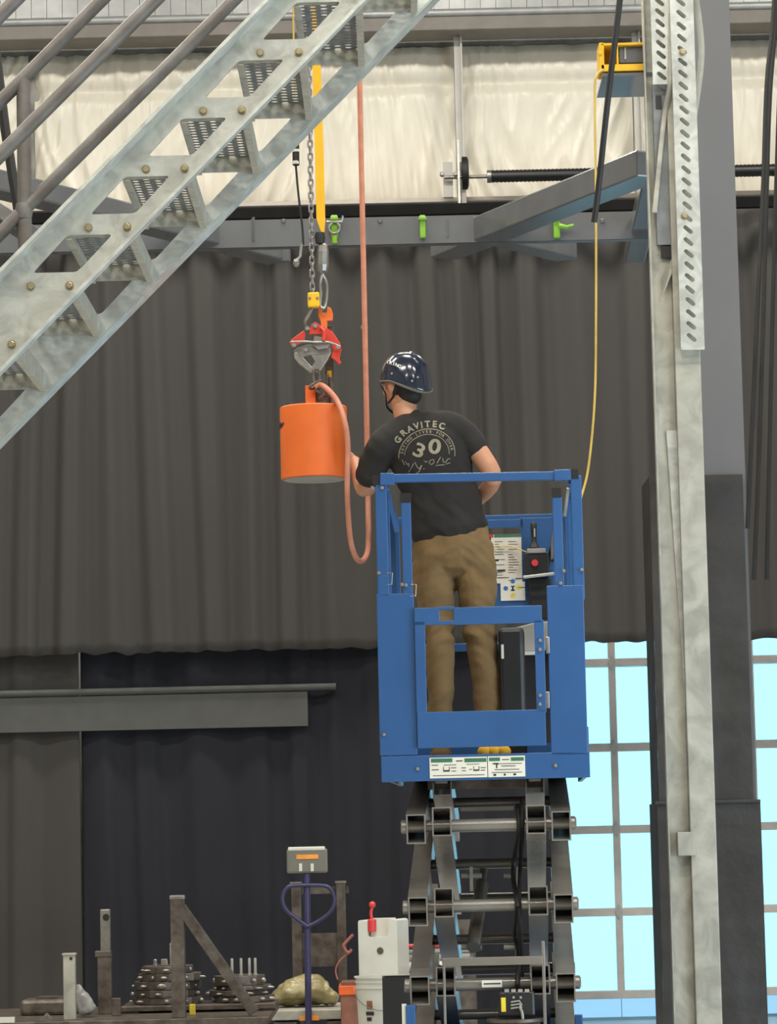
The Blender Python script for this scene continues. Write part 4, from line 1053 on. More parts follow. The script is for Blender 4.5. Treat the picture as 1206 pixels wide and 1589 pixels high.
# --- t-shirt
sh = MB()
limb(sh, [W3(697, 823), W3(693, 800), W3(683, 762), W3(671, 722, pd - .02), W3(660, 690, pd - .03), W3(650, 667, pd - .02)], [(.176, .135), (.165, .125), (.158, .118), (.178, .122), (.18, .11), (.1, .075)], sub=5)
limb(sh, [W3(592, 692, pd - .07), W3(622, 674, pd - .05), W3(655, 664, pd - .04), W3(694, 663, pd - .03), W3(722, 675, pd - .02)], [(.07, .07), (.078, .075), (.07, .07), (.07, .075), (.062, .068)])
limb(sh, [W3(592, 694, pd - .07), W3(582, 715, pd - .03), W3(575, 738, pd + .0)], [(.07, .07), (.069, .069), (.066, .066)])
limb(sh, [W3(722, 676, pd - .02), W3(734, 690, pd - .03), W3(739, 698, pd - .035)], [(.064, .066), (.06, .062), (.056, .058)])
limb(sh, [W3(642, 664, pd - .01), W3(637, 652, pd - .005)], [(.075, .07), (.066, .066)])
zh = W3(690, 800).z
def sfold(c):
    lo = math.exp(-((c.z - zh - .04) / .12) ** 2)
    t = c.z * 26 + c.x * 22
    return (.006 + .010 * lo) * (noise.noise((c.x * 5, c.y * 6, t * .42)) + .5 * noise.noise((c.x * 8, c.y * 8 + 3, t * .9)))
sm_ = fuse(sh, 't_shirt', .0065, 4, sfold); sm_.materials.append(M['shirt'])
so = link('t_shirt', sm_, None); so.parent = person; so.matrix_local = WM['person'].inverted(); WM['t_shirt'] = Matrix.Identity(4)
bvh = BVHTree.FromPolygons([v.co for v in sm_.vertices], [tuple(p.vertices) for p in sm_.polygons])
def glyph(ch_, bold=.02):
    cu = bpy.data.curves.new('t', 'FONT'); cu.body = ch_; cu.size = 1; cu.align_x = 'CENTER'; cu.align_y = 'CENTER'; cu.offset = bold
    o = bpy.data.objects.new('t', cu); C.objects.link(o); dg = bpy.context.evaluated_depsgraph_get(); dg.update()
    me = bpy.data.meshes.new_from_object(o.evaluated_get(dg)); bpy.data.objects.remove(o)
    vs = [(v.co.x, v.co.y) for v in me.vertices]; fs = [tuple(p.vertices) for p in me.polygons]; bpy.data.meshes.remove(me); return vs, fs
def project(tree, pts2, fs, mb, off=.0028):
    out = []; ok = []
    for (x, y) in pts2:
        d = ray(x, y).normalized(); h = tree.ray_cast(EYE, d)
        if h[0] is None: out.append(EYE); ok.append(False)
        else:
            n = h[1] if h[1].dot(d) < 0 else -h[1]; out.append(h[0] - d * off); ok.append(True)
    fs = [f for f in fs if all(ok[i] for i in f)]
    used = sorted({i for f in fs for i in f}); mp_ = {i: k for k, i in enumerate(used)}
    mb.add([out[i] for i in used], [tuple(mp_[i] for i in f) for f in fs])
def refine(vs, fs, mx):
    vs = list(vs); st = [f for f in fs if len(f) == 3] + [(f[0], f[k], f[k + 1]) for f in fs if len(f) > 3 for k in range(1, len(f) - 1)]; out = []
    while st:
        f = st.pop(); e = [(math.dist(vs[f[k]], vs[f[(k + 1) % 3]]), k) for k in range(3)]; l, k = max(e)
        if l <= mx: out.append(f); continue
        a, b, c = f[k], f[(k + 1) % 3], f[(k + 2) % 3]; vs.append(((vs[a][0] + vs[b][0]) / 2, (vs[a][1] + vs[b][1]) / 2)); m = len(vs) - 1
        st += [(a, m, c), (m, b, c)]
    return vs, out
def put(mb, tree, ch_, x, y, size, rot, bold=.02, sxy=1.0):
    vs, fs = glyph(ch_, bold); c_, s_ = math.cos(math.radians(rot)), math.sin(math.radians(rot))
    vs, fs = refine([(u * sxy * size, v * size) for u, v in vs], fs, 1.6)
    project(tree, [(x + u * c_ - v * s_, y - u * s_ - v * c_) for u, v in vs], fs, mb)
def stroke(mb, tree, pts, wd):
    dn = []
    for a, b in zip(pts[:-1], pts[1:]):
        k = max(1, int(math.dist(a, b) / 1.8)); dn += [(a[0] + (b[0] - a[0]) * t / k, a[1] + (b[1] - a[1]) * t / k) for t in range(k)]
    pts = dn + [pts[-1]]
    n = len(pts); vs = []; fs = []
    for i, (x, y) in enumerate(pts):
        a = pts[max(i - 1, 0)]; b = pts[min(i + 1, n - 1)]; dx, dy = b[0] - a[0], b[1] - a[1]; l = math.hypot(dx, dy) or 1
        vs += [(x - dy / l * wd / 2, y + dx / l * wd / 2), (x + dy / l * wd / 2, y - dx / l * wd / 2)]
    for i in range(n - 1): fs.append((2 * i, 2 * i + 1, 2 * i + 3, 2 * i + 2))
    project(tree, vs, fs, mb)
pr = MB()
for ch_, x, y, r in (('G', 618, 682.5, 52), ('R', 626.5, 672, 42), ('A', 636.5, 666, 27), ('V', 646.5, 661.5, 16), ('I', 654.5, 660, 8), ('T', 663.5, 658.5, 3), ('E', 674.5, 658.5, -4), ('C', 686, 661.5, -16)):
    put(pr, bvh, ch_, x, y, 13.5, r, .035)
put(pr, bvh, '3', 650.5, 700, 30, -22, .022, 1.3); put(pr, bvh, '0', 674.5, 694, 31, -8, .03, 1.25)
ec = (662.5, 706)
def ell(rx, ry, a0, a1, n=26):
    tl = math.radians(8); out = []
    for i in range(n + 1):
        t = math.radians(a0 + (a1 - a0) * i / n); u, v = rx * math.cos(t), ry * math.sin(t)
        out.append((ec[0] + u * math.cos(tl) + v * math.sin(tl) * .3, ec[1] - v + u * -math.sin(tl) * .3))
    return out
stroke(pr, bvh, ell(44, 40.5, -5, 185), 1.1); stroke(pr, bvh, ell(35, 32, 0, 178), .9)
txt = 'SAVING LIVES FOR OVER'
e_ = ell(39.5, 36.2, 172, 12, len(txt) - 1)
for i, ch_ in enumerate(txt):
    if ch_ != ' ':
        a = e_[max(i - 1, 0)]; b = e_[min(i + 1, len(e_) - 1)]
        put(pr, bvh, ch_, e_[i][0], e_[i][1], 6.0, math.degrees(math.atan2(-(b[1] - a[1]), b[0] - a[0])), .02)
for s_ in ([(624, 713), (628, 722)], [(629, 716), (632, 721), (635, 719), (634, 725)], [(642, 719), (638, 727), (634, 733)], [(644, 717), (647, 724), (651, 728), (654, 722)], [(655, 722), (651, 731), (646, 735)], [(657, 727.5), (659, 727.5)],
           [(658, 715), (661, 717), (664, 716)], [(668, 714), (666, 719), (670, 721), (674, 717), (673, 713), (668, 714)], [(684, 709), (678, 719)], [(687, 711), (688, 717), (692, 717), (695, 712), (699, 712)], [(676, 722.5), (690, 721)], [(692, 720), (699, 718)]):
    stroke(pr, bvh, s_, 1.1)
po = pr.build('shirt_print', 'shirt_print', so, fix=False)
po['label'] = 'cream printed shirt lettering around a large 30'
# --- boots
for a in (ankL, ankR):
    mb = MB(); limb(mb, [V((a.x, a.y, zsole + .16)), V((a.x, a.y - .005, zsole + .06))], [(.05, .06), (.045, .055)]); limb(mb, [V((a.x, a.y - .045, zsole + .045)), V((a.x, a.y + .1, zsole + .05)), V((a.x, a.y + .19, zsole + .04))], [(.042, .04), (.048, .042), (.042, .03)], ref=ez)
    me = fuse(mb, 'boot', .007, 3); me.materials.append(M['boot']); o = link('boot', me, None); o.parent = person; o.matrix_local = WM['person'].inverted(); WM[o.name] = Matrix.Identity(4)
    mb = MB(); mb.plate([(a.x + .048 * math.cos(t) * (1 if math.sin(t) > 0 else .9), a.y + .07 + .15 * math.sin(t)) for t in [i * math.pi / 10 for i in range(20)]], [], .022, T((0, 0, zsole + .011)))
    mb.build('sole', 'sole', o)
# --- helmet
hm = MB(); HH = T(hc + V((.0, 0, .012))) @ HR @ Matrix.Rotation(math.radians(7), 4, 'X')
nu, nv = 48, 20
def hshell(u, v, g=0.0):
    t = 2 * math.pi * u; ct, st = math.cos(t), math.sin(t)
    rear = max(0, -st); side = abs(ct)
    zlow = -.014 - .058 * rear ** 1.4 + .012 * max(0, st)
    ph = v * math.pi / 2
    zt_ = .120
    z = zlow + (zt_ - zlow) * math.sin(ph) ** .92
    rr_ = math.cos(ph) ** .78
    k = 1 + .02 * math.cos(6 * t) * math.sin(2 * ph)
    return V(((.102 + g) * ct * rr_ * k, (.125 + g) * st * rr_ * k - .014, z))
vs_ = [hshell(i / nu, j / nv) for j in range(nv + 1) for i in range(nu)]
fs_ = [(j * nu + i, j * nu + (i + 1) % nu, (j + 1) * nu + (i + 1) % nu, (j + 1) * nu + i) for j in range(nv) for i in range(nu)]
hm.add(vs_, fs_, HH)
he = hm.build('helmet', 'helmet_navy', person, smooth=True, ang=180, thick=.006)
rim = MB(); rim.tube([HH @ hshell(i / 64, 0, .001) for i in range(64)], .006, 8, closed=True); rim.build('rim', 'helmet_trim', he, smooth=True)
rg = MB(); rg.tube([HH @ hshell(.75, v / 12, .002) for v in range(1, 13)], .006, 8); rg.build('ridge', 'helmet_navy', he, smooth=True)
for u, v in ((.66, .12), (.70, .2), (.97, .15), (.53, .15), (.3, .1), (.22, .12)): MB().ball(HH @ hshell(u, v, .003), .005, 8, 6).build('clip', 'bag_grey', he, smooth=True)
st_ = MB(); st_.tube(smoothpath([HH @ V((-.1, .05, -.02)), HM @ V((-.088, .03, -.05)), HM @ V((-.06, .06, -.1)), HM @ V((0, .075, -.122)), HM @ V((.06, .06, -.1)), HM @ V((.088, .03, -.05)), HH @ V((.1, .05, -.02))], 6), .006, 8, flat=.5)
st_.tube(smoothpath([HH @ V((-.098, -.06, -.05)), HM @ V((-.085, -.015, -.075)), HM @ V((-.07, .04, -.09))], 6), .006, 8, flat=.5); st_.build('chin_strap', 'black_rubber', he, smooth=True)
hv = [HH @ hshell(i / nu, j / nv, .004) for j in range(nv + 1) for i in range(nu)]
hb_ = BVHTree.FromPolygons(hv, fs_)
hl = MB()
for i, ch_ in enumerate('TRING'): put(hl, hb_, ch_, 601.5 + i * 4.7, 561.5 + i * 1.5 + (.5 * (i - 1) ** 2 * .25), 7.4, -12 - i * 5, .03)
hl.build('helmet_lettering', 'white_plastic', he, fix=False)

# ================================================================ FLOOR ITEMS at the lower left and centre
zdk = zat(240, 1581, 17.6)
dk = thing('steel_deck', (P(210, 1585, 17.6).x, 18.2, 0), 'low steel bench deck along the lower left, carrying the plates and posts', 'bench')
x0, x1 = P(-60, 1585, 17.6).x, P(418, 1585, 17.6).x
mb = MB(); mb.box(((x0 + x1) / 2, 18.3, zdk - .02), (x1 - x0, 1.5, .04)); mb.build('deck_plate', 'steel_dark', dk, bevel=.004)
for x in (x0 + .1, x1 - .1):
    for y in (17.7, 18.9): MB().box((x, y, (zdk - .04) / 2), (.08, .08, zdk - .04)).build('leg', 'steel_dark', dk)
def onp(px, Y): p = P(px, 1500, Y); return V((p.x, Y, zdk))
# tall post with brace
pb = thing('braced_post', onp(276, 17.65), 'square steel tube post with a slanted brace standing on the low deck', 'post')
p = onp(277, 17.65); zt_ = zat(274, 1389, 17.65)
mb = MB(); mb.recttube(p, V((p.x, p.y, zt_)), .074, .074, .005, ey); mb.build('post', 'steel_dark', pb, bevel=.003)
mb = MB(); mb.box((p.x, p.y, zt_ - .012), (.082, .082, .02)); mb.build('cap', 'steel_bare', pb, bevel=.003)
q0, q1 = P(281, 1408, 17.65), P(395, 1580, 17.65); q1.z = zdk + .02
mb = MB(); mb.beam(q0, q1, .06, .07, V((0, 1, 0))); mb.build('brace', 'steel_dark', pb, bevel=.003)
# light post
lp = thing('short_post', onp(107, 17.7), 'short pale square post with flat cap standing on the deck, left of the braced post', 'post')
p = onp(108, 17.7); zt_ = zat(108, 1482, 17.7)
MB().box((p.x, p.y, (zdk + zt_) / 2), (.066, .066, zt_ - zdk)).build('tube', 'galv_dull', lp, bevel=.004)
MB().box((p.x, p.y, zt_ + .005), (.076, .076, .012)).build('cap_plate', 'galv_dull', lp, bevel=.002)
mb = MB(); mb.lathe([(.009, 0), (.009, .004)], (p.x + .012, p.y - .033, zt_ - .018), V((0, -1, 0)), 10); mb.build('hole', 'black_rubber', lp)
# dark telescoping post
dp = thing('telescoping_post', onp(162, 18.2), 'dark telescoping steel post with a collar, between the pale post and the braced post', 'post')
p = onp(163, 18.2); za_, zb2 = zat(162, 1480, 18.2), zat(162, 1411, 18.2)
MB().box((p.x, p.y, (zdk + za_) / 2), (.08, .08, za_ - zdk)).build('outer_tube', 'steel_dark', dp, bevel=.004)
MB().box((p.x + .006, p.y, (za_ + zb2) / 2), (.056, .056, zb2 - za_)).build('inner_tube', 'steel_bare', dp, bevel=.004)
MB().box((p.x - .008, p.y, za_), (.09, .09, .035)).build('collar', 'steel_dark', dp, bevel=.004)
mb = MB(); mb.lathe([(.02, 0), (.018, .006)], (p.x + .012, p.y - .028, zb2 - .045), V((0, -1, 0)), 12); mb.build('pin_hole', 'black_rubber', dp)
# plate platform and two stacks of plates
pf = thing('plate_stand', onp(320, 18.4), 'low black table under the stacked steel plates', 'table')
zpl = zat(310, 1559, 18.2); xa, xb = P(188, 1570, 18.2).x, P(428, 1570, 18.2).x
MB().box(((xa + xb) / 2, 18.42, zpl - .015), (xb - xa, .5, .03)).build('top', 'steel_dark', pf, bevel=.004)
for x in (xa + .05, xb - .05):
    for y in (18.22, 18.62): MB().box((x, y, (zdk + zpl - .03) / 2), (.1, .06, zpl - .03 - zdk)).build('leg', 'steel_dark', pf)
random.seed(11)
def stack(pxc, wid, yt, n, Y, which):
    z = zpl; x = P(pxc, 1500, Y).x; ztp = zat(pxc, yt, Y); made = []; ws_ = [random.uniform(.6, 1.4) for _ in range(n)]; hs_ = [(ztp - zpl) * q / sum(ws_) for q in ws_]
    names = ('bottom', 'second', 'third', 'fourth', 'fifth', 'sixth', 'topmost')
    for k in range(n):
        h = hs_[k]
        r = (wid * (1 - .05 * k)) / F * Y / 2 * random.uniform(.88, 1.05); m = MB(); ox = random.uniform(-.028, .028)
        nn = 16; t = h * random.uniform(.72, .95)
        pts = [(r * math.cos(2 * math.pi * i / nn) * random.uniform(.86, 1.0), .2 * math.sin(2 * math.pi * i / nn) * random.uniform(.85, 1.0)) for i in range(nn)]
        o = thing('steel_plate', (x + ox, Y, z), 'rusty round steel plate, %s in the %s stack on the low table' % ('topmost' if k == n - 1 else names[k] + ' from the bottom' if k else 'bottom one', which), 'plate', 'stacked steel plates')
        m.plate(pts, [], t, T((x + ox, Y, z + t / 2 + .0015))); m.build('disc', 'steel_dark', o, bevel=.003)
        mb = MB(); 
        for j in range(5):
            an = math.radians(200 + j * 34 + random.uniform(-8, 8)); mb.ball((x + ox + r * .97 * math.cos(an), Y + .197 * math.sin(an), z + t * .5), (random.uniform(.008, .03), .008, t * random.uniform(.15, .35)), 8, 6)
        mb.build('lug', 'steel_bare', o, smooth=True)['kind'] = 'stuff'
        z += t + .0016
    return x, z
xl1, zl1 = stack(263, 118, 1490, 5, 18.42, 'left')
xr1, zr1 = stack(375, 104, 1508, 4, 18.45, 'right')
def stud(px, h, r, lab, Y=18.35, z=zl1, cat='stud', m='steel_bare', grp=None):
    x = P(px, 1490, Y).x; mb = MB(); mb.lathe([(r * 1.5, 0), (r * 1.5, .01), (r, .012), (r, h), (r * .6, h + .004)], (x, Y, z + .0005), V((0, 0, 1)), 12)
    tag(mb.build('steel_stud', m, smooth=True), lab, cat, grp)
stud(241, .035, .012, 'short tapered steel stud on the left plate stack')
stud(265, .125, .006, 'tall thin steel rod on the left plate stack, behind the braced post')
x = P(255, 1490, 18.35).x; tag(MB().box((x, 18.35, zl1 + .02), (.038, .04, .04)).build('steel_block', 'steel_bare', bevel=.004), 'small square steel block on the left plate stack', 'block')
for i, px in enumerate((360, 374, 387, 396)):
    stud(px, .095, .008, ('leftmost', 'second from the left', 'third from the left', 'rightmost')[i] + ' of the four upright steel bolts on the right plate stack', 18.38, zr1, 'bolt', 'bag_grey', 'bolts on the right plate stack')
tag(MB().box(P(299, 1577, 17.9), (.034, .02, .06)).build('yellow_tag', 'sticker_yellow', bevel=.003), 'small yellow tag standing under the low black table', 'tag')
bpy.data.objects['yellow_tag'].location.z = zdk + .0305 - P(299, 1577, 17.9).z
# far-left low machine block, clear bag, small box
fb = thing('steel_ingot', onp(65, 18.3), 'low wide dark steel block on the deck left of the pale post', 'block')
zt_ = zat(65, 1550, 18.3); xa, xb = P(34, 1560, 18.3).x, P(120, 1560, 18.3).x
MB().box(((xa + xb) / 2, 18.35, (zdk + zt_) / 2), (xb - xa, .3, zt_ - zdk)).build('body', 'steel_dark', fb, bevel=.02)
MB().box(((xa + xb) / 2 + .03, 18.35, zt_ + .005), (.2, .2, .012)).build('plate', 'steel_dark', fb)
mb = MB(); c = onp(72, 17.72)
mb.plate([(-.045, 0), (.045, 0), (0, .04)], [[(-.02, .009), (.02, .009), (0, .027)]], .015, T((c.x, c.y, c.z + .0005)) @ XZ(0)); tag(mb.build('steel_triangle', 'steel_bare'), 'small open steel triangle bracket at the front edge of the deck', 'bracket')
mb = MB(); c = onp(133, 17.95); zt_ = zat(118, 1530, 17.95)
limb(mb, [V((c.x + .005, c.y, zdk + .04)), V((c.x - .02, c.y, zdk + .1)), V((c.x - .045, c.y, zt_))], [(.055, .04), (.045, .035), (.015, .015)])
bm2 = fuse(mb, 'clear_bag', .007, 2, lambda q: .006 * noise.noise((q.x * 40, q.y * 40, q.z * 25))); bm2.materials.append(M['clear_bag'])
tag(link('clear_bag', bm2, None), 'crumpled clear plastic bag leaning on the pale short post', 'bag')
mb = MB(); c = onp(180, 18.0); tag(MB().box((c.x, c.y, zdk + .05), (.05, .06, .098)).build('small_steel_block', 'steel_dark', bevel=.003), 'small upright steel block between the telescoping post and the plate table', 'block')
mb = MB(); c = P(8, 1586, 17.4); mb.recttube(V((c.x - .15, 17.5, zdk + .018)), V((c.x + .04, 17.5, zdk + .018)), .03, .03, .004); tag(mb.build('white_tube', 'white_plastic'), 'white square tube end lying at the lower left corner', 'tube')

# ---- pallet jack scale
jy = 19.2
zj = zat(480, 1567, jy)
jk = thing('pallet_jack_scale', (P(480, 1580, jy).x, jy, 0), 'pallet jack scale with blue loop handle and grey readout, standing before the dark lower curtain', 'pallet jack')
xa, xb = P(421, 1570, jy).x, P(545, 1570, jy).x
MB().box(((xa + xb) / 2, jy + .4, zj - .03), (xb - xa, .8, .06)).build('deck', 'galv_dull', jk, bevel=.006)
for x in (xa + .08, xb - .08): MB().box((x, jy + .4, zj / 2 - .02), (.14, .78, zj - .1)).build('fork', 'steel_dark', jk)
for x in (xa + .08, xb - .08):
    mb = MB(); mb.lathe([(.05, -.03), (.05, .03)], (x, jy + .1, .05), V((1, 0, 0)), 16); mb.build('roller', 'black_rubber', jk)
MB().box(P(480, 1580, jy - .012), (.12, .02, .026)).build('amber_label', 'amber', jk)
hx = P(477, 1450, jy - .05)
mb = MB(); mb.tube([P(479, 1590, jy - .03), P(476, 1356, jy - .03)], .02, 14); mb.build('handle_shaft', 'jack_blue', jk, smooth=True)
lpts = [(477, 1438), (462, 1427), (446, 1414), (439, 1400), (440, 1386), (448, 1376), (460, 1374), (480, 1373.5), (500, 1374), (510, 1377), (517, 1387), (519, 1400), (513, 1414), (498, 1427), (477, 1438)]
mb = MB(); mb.tube(smoothpath([P(x, y, jy - .05) for x, y in lpts], 5), .0125, 10); mb.build('loop_handle', 'jack_blue', jk, smooth=True)
bx = thing('readout', P(476, 1335, jy), '', ''); del bx['label']; del bx['category']; bx.parent = jk; bx.matrix_local = WM['pallet_jack_scale'].inverted() @ WM['readout']
mb = MB(); wbox(mb, 445, 1317, 508, 1355, jy - .06, .1); mb.build('case', 'readout_grey', bx, bevel=.012)
mb = MB(); wbox(mb, 460, 1326, 494, 1333, jy - .064, .004); mb.build('display', 'amber', bx)
mb = MB(); wbox(mb, 447, 1314, 504, 1320, jy - .064, .09); mb.build('top_edge', 'white_plastic', bx, bevel=.006)
mb = MB(); wbox(mb, 464, 1340, 469, 1352, jy - .068, .01); wbox(mb, 482, 1340, 487, 1352, jy - .068, .01); mb.build('clamp', 'white_plastic', bx)
# ---- steel stand behind it
st = thing('steel_stand', (P(496, 1500, 20.2).x, 20.2, 0), 'grey steel H-shaped stand behind the pallet jack handle', 'stand')
mb = MB()
for (xa, xb, yt) in ((454, 469, 1382), (524, 538, 1382)):
    c = P((xa + xb) / 2, 1480, 20.2); zt_ = zat(c.x, yt, 20.2); MB().box((c.x, 20.2, zt_ / 2), ((xb - xa) / F * 20.2, .06, zt_)).build('upright', 'steel_dark', st, bevel=.004)
    MB().box((c.x, 20.2, zt_ + .006), ((xb - xa) / F * 20.2 + .012, .075, .014)).build('cap', 'steel_bare', st)
mb = MB(); wbox(mb, 455, 1376, 541, 1387, 20.24, .04); mb.build('top_bar', 'steel_dark', st)
mb = MB(); wbox(mb, 468, 1448, 526, 1500, 20.21, .03); mb.build('web_plate', 'steel_dark', st)
# ---- crumpled plastic sheet on the jack deck
mb = MB(); zz = zj
limb(mb, [V((P(432, 1550, jy + .35).x, jy + .35, zz + .045)), V((P(455, 1530, jy + .35).x, jy + .35, zz + .08)), V((P(487, 1530, jy + .35).x, jy + .35, zz + .085)), V((P(518, 1550, jy + .35).x, jy + .35, zz + .04))], [(.045, .1), (.085, .12), (.085, .12), (.04, .1)], ref=V((0, 1, 0)))
ps = fuse(mb, 'plastic_sheet', .01, 2, lambda q: .03 * noise.noise((q.x * 9, q.y * 9, q.z * 14)) + .01 * noise.noise((q.x * 30, q.y * 30, q.z * 30))); ps.materials.append(M['plastic_sheet'])
zmn = min(v.co.z for v in ps.vertices)
for v in ps.vertices: v.co.z += zz - zmn + .001
tag(link('plastic_sheet', ps, None), 'crumpled yellowish plastic sheet heaped on the pallet jack deck', 'plastic sheet')
# ---- storage crate, water jug, bucket
ky = 18.75
kz = zat(585, 1524, ky)
kr = thing('storage_crate', (P(585, 1560, ky).x, ky + .2, 0), 'tall storage crate with an orange upper rim, under the white jug', 'crate')
xa, xb = P(526, 1560, ky).x, P(650, 1560, ky).x
MB().box(((xa + xb) / 2, ky + .2, kz - .045), (xb - xa, .4, .055)).build('rim', 'orange_box', kr, bevel=.006)
MB().box(((xa + xb) / 2, ky + .2, (kz - .07) / 2), (xb - xa - .02, .38, kz - .07)).build('body', 'brown_box', kr, bevel=.006)
MB().box(((xa + xb) / 2, ky + .2, kz - .01), (xb - xa - .03, .37, .02)).build('lid', 'brown_box', kr)
jg = thing('water_jug', (P(588, 1510, ky).x, ky + .15, kz), 'white square plastic jug with a red spout, standing on the storage crate', 'jug')
xa, xb = P(564, 1470, ky).x, P(627, 1470, ky).x; zt_ = zat(590, 1427, ky)
X_ = V((math.cos(.25), math.sin(.25), 0)); Y_ = V((-math.sin(.25), math.cos(.25), 0))
cj = V(((xa + xb) / 2, ky + .14, (kz + zt_) / 2)); wj = xb - xa
rot = Matrix.Rotation(math.radians(-16), 4, 'Z')
hh_ = (zt_ - kz)
prof = rounded([(-wj / 2, .001), (wj / 2, .001), (wj / 2, hh_), (wj * .3, hh_), (wj * .26, hh_ * .72), (-wj * .26, hh_ * .72), (-wj * .26, hh_ * .98), (-wj / 2, hh_)], .018)
mb = MB(); mb.plate(prof, [], .25, T((cj.x, cj.y, kz)) @ rot @ XZ(0)); mb.build('body', 'white_plastic', jg, bevel=.008, smooth=True, ang=30)
mb = MB(); mb.box(V((cj.x, cj.y + .02, 0)) + V((0, 0, kz + hh_ * .86)), (wj * .62, .18, hh_ * .3)); mb.build('top_recess', 'white_plastic', jg)
mb = MB(); fc = T((cj.x, cj.y, kz)) @ rot
mb.lathe([(.02, 0), (.02, .004)], fc @ V((.015, -.126, hh_ * .5)), (rot @ V((0, -1, 0))).to_3d(), 16); mb.build('round_cap', 'steel_dark', jg)
mb = MB(); b0 = fc @ V((-.04, -.1, hh_ * .8)); mb.lathe([(.024, 0), (.026, .07), (.02, .075)], b0, V((0, 0, 1)), 14); mb.tube(smoothpath([b0 + V((0, 0, .07)), b0 + V((-.005, 0, .11)), b0 + V((.004, 0, .15))], 5), .009, 8); mb.ball(b0 + V((.004, 0, .16)), .02, 12, 8); mb.build('spout', 'red_plastic', jg, smooth=True)
mb = MB(); mb.tube(smoothpath([P(548, 1450, ky - .02), P(537, 1462, ky - .02), P(533, 1468, ky - .02), P(540, 1478, ky - .02), P(546, 1473, ky - .02)], 5), .009, 8); mb.tube(smoothpath([P(543, 1478, ky), P(528, 1490, ky), P(521, 1505, ky), P(524, 1520, ky - .02)], 5), .005, 8); mb.build('tubing', 'tubing_pink', jg, smooth=True)
by_ = 17.3
zr_ = zat(595, 1514, by_); bkx = P(596, 1550, by_).x; rr_ = 44 / F * by_
st0 = thing('bucket_stool', (bkx, by_, 0), 'low wooden stool under the white bucket', 'stool')
zbk = zr_ - .37
MB().box((bkx, by_, zbk - .015), (.34, .3, .03)).build('seat', 'wood', st0)
for sx_ in (-1, 1):
    for sy_ in (-1, 1): MB().box((bkx + sx_ * .14, by_ + sy_ * .12, (zbk - .03) / 2), (.035, .035, zbk - .03)).build('leg', 'wood', st0)
bk = thing('plastic_bucket', (bkx, by_, zbk), 'white plastic bucket with wire handle and printed label, in front of the water jug', 'bucket')
mb = MB(); mb.lathe([(0, .001), (rr_ * .86, .001), (rr_ * .88, .02), (rr_ * .965, .30), (rr_ * .965, .305), (rr_ * 1.0, .306), (rr_ * 1.0, .318), (rr_ * .97, .319), (rr_ * .97, .335), (rr_ * 1.0, .336), (rr_ * 1.0, .345), (rr_ * .975, .346), (rr_ * .98, .36), (rr_ * 1.03, .362), (rr_ * 1.03, .37), (rr_ * .95, .37), (rr_ * .83, .03), (0, .03)], (bkx, by_, zbk), V((0, 0, 1)), 40)
mb.build('pail', 'white_plastic', bk, smooth=True, ang=30)
mb = MB(); pts = []
for i in range(17):
    t = math.pi * i / 16; pts.append(V((bkx + rr_ * 1.04 * math.cos(t), by_ - rr_ * 1.06 * math.sin(t), zbk + .31 - .12 * math.sin(t))))
mb.tube(pts, .0025, 6); mb.build('wire_handle', 'steel_bare', bk, smooth=True)
def decal(par, cx_, cy_, cz_, r, zc_, th0, w_, h_, m, nm):
    mb = MB(); vs = []; fs = []
    for j in (0, 1):
        for i in range(7):
            t = th0 + (i / 6 - .5) * w_ / r; vs.append((cx_ + (r + .002) * math.cos(t), cy_ + (r + .002) * math.sin(t), zc_ + (j - .5) * h_))
    for i in range(6): fs.append((i, i + 1, i + 8, i + 7))
    mb.add(vs, fs); return mb.build(nm, m, par, fix=False)
for dz_, w_, h_, an, m in ((.22, .035, .045, 238, 'brown_box'), (.175, .05, .02, 238, 'print_ink'), (.145, .03, .02, 236, 'print_ink'), (.10, .022, .03, 246, 'print_ink')):
    decal(bk, bkx, by_, 0, rr_ * (.89 + .075 * dz_ / .3) , zbk + dz_, math.radians(an), w_, h_, m, 'printed_mark')
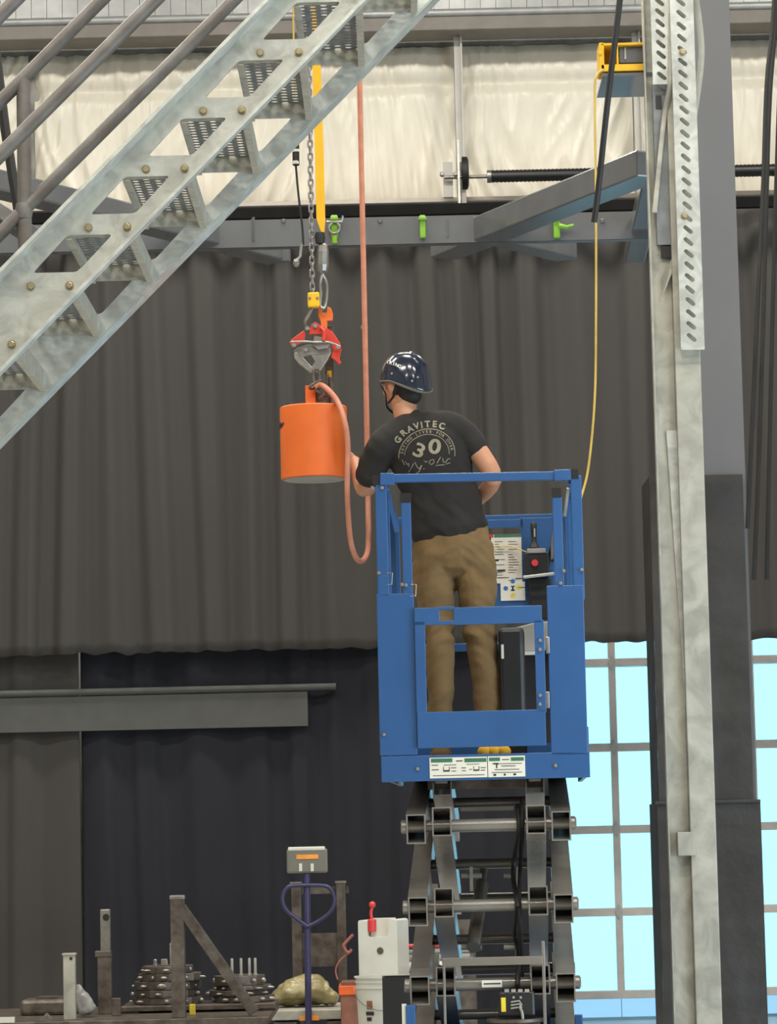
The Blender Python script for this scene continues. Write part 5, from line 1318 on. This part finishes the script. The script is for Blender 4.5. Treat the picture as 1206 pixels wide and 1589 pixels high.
# dark panel leaning in front of the bucket's right half
dpn = thing('dark_bin', (P(617, 1570, 16.6).x, 16.7, 0), 'dark open-topped bin standing in front of the right half of the white bucket', 'bin')
xa, xb = P(594, 1560, 16.6).x, P(655, 1560, 16.6).x; zt_ = zat(618, 1517, 16.6)
mb = MB(); mb.box(((xa + xb) / 2, 16.6, zt_ / 2), (xb - xa, .012, zt_)); mb.box(((xa + xb) / 2, 16.85, zt_ / 2), (xb - xa, .012, zt_)); mb.box((xa + .006, 16.725, zt_ / 2), (.012, .25, zt_)); mb.box((xb - .006, 16.725, zt_ / 2), (.012, .25, zt_)); mb.box(((xa + xb) / 2, 16.725, .01), (xb - xa, .25, .02))
mb.build('shell', 'black_rubber', dpn)
# ---- pipes stacked behind the lift, right of the jug
for i, (y, m, r) in enumerate(((1468, 'red_plastic', .012), (1477, 'bag_grey', .014), (1486, 'bag_grey', .02), (1499, 'white_plastic', .028))):
    z = zat(640, y, 19.0); mb = MB(); xa, xb = P(631, y, 19.0).x, P(652, y, 19.0).x
    mb.tube([(xa, 19.02, z), (xb + .3, 19.02, z)], r, 12)
    tag(mb.build('stacked_pipe', m, smooth=True), ('thin red pipe at the top of the little pipe rack behind the lift', 'thin grey pipe below the red one behind the lift', 'thick grey pipe behind the lift', 'white pipe at the bottom of the pipe rack behind the lift')[i], 'pipe', 'pipes behind the lift')
rk = MB(); x = P(700, 1490, 19.05).x; rk.box((x, 19.12, .45), (.3, .03, .9)); tag(rk.build('pipe_rack', 'steel_dark'), 'dark steel pipe rack behind the lift arms', 'rack')

# ================================================================ ceiling lamps (above the picture)
for i, (x, y) in enumerate([(x, y) for y in (2.5, 8.5, 14.5, 20.0) for x in (-4, 0, 4)]):
    t = thing('high_bay_lamp', (x, y, 9.0), 'long white high bay lamp hanging from the ceiling', 'lamp', 'ceiling lamps')
    MB().box((x, y, 9.06), (2.3, .8, .08)).build('housing', 'white_frame', t, bevel=.01)
    MB().box((x, y, 9.018), (2.2, .72, .006)).build('diffuser', 'lamp_glow', t)
    MB().box((x, y, 9.25), (.03, .03, .3)).build('hanger', 'steel_grey', t)
    l = bpy.data.lights.new('lamp_light', 'AREA'); l.shape = 'RECTANGLE'; l.size = 2.2; l.size_y = .72; l.energy = LAMP_POWER * (.82 if y > 18 else 1.0); l.color = LAMP_COL
    o = bpy.data.objects.new('lamp_light', l); C.objects.link(o); o.parent = t; o.location = (0, 0, .005)
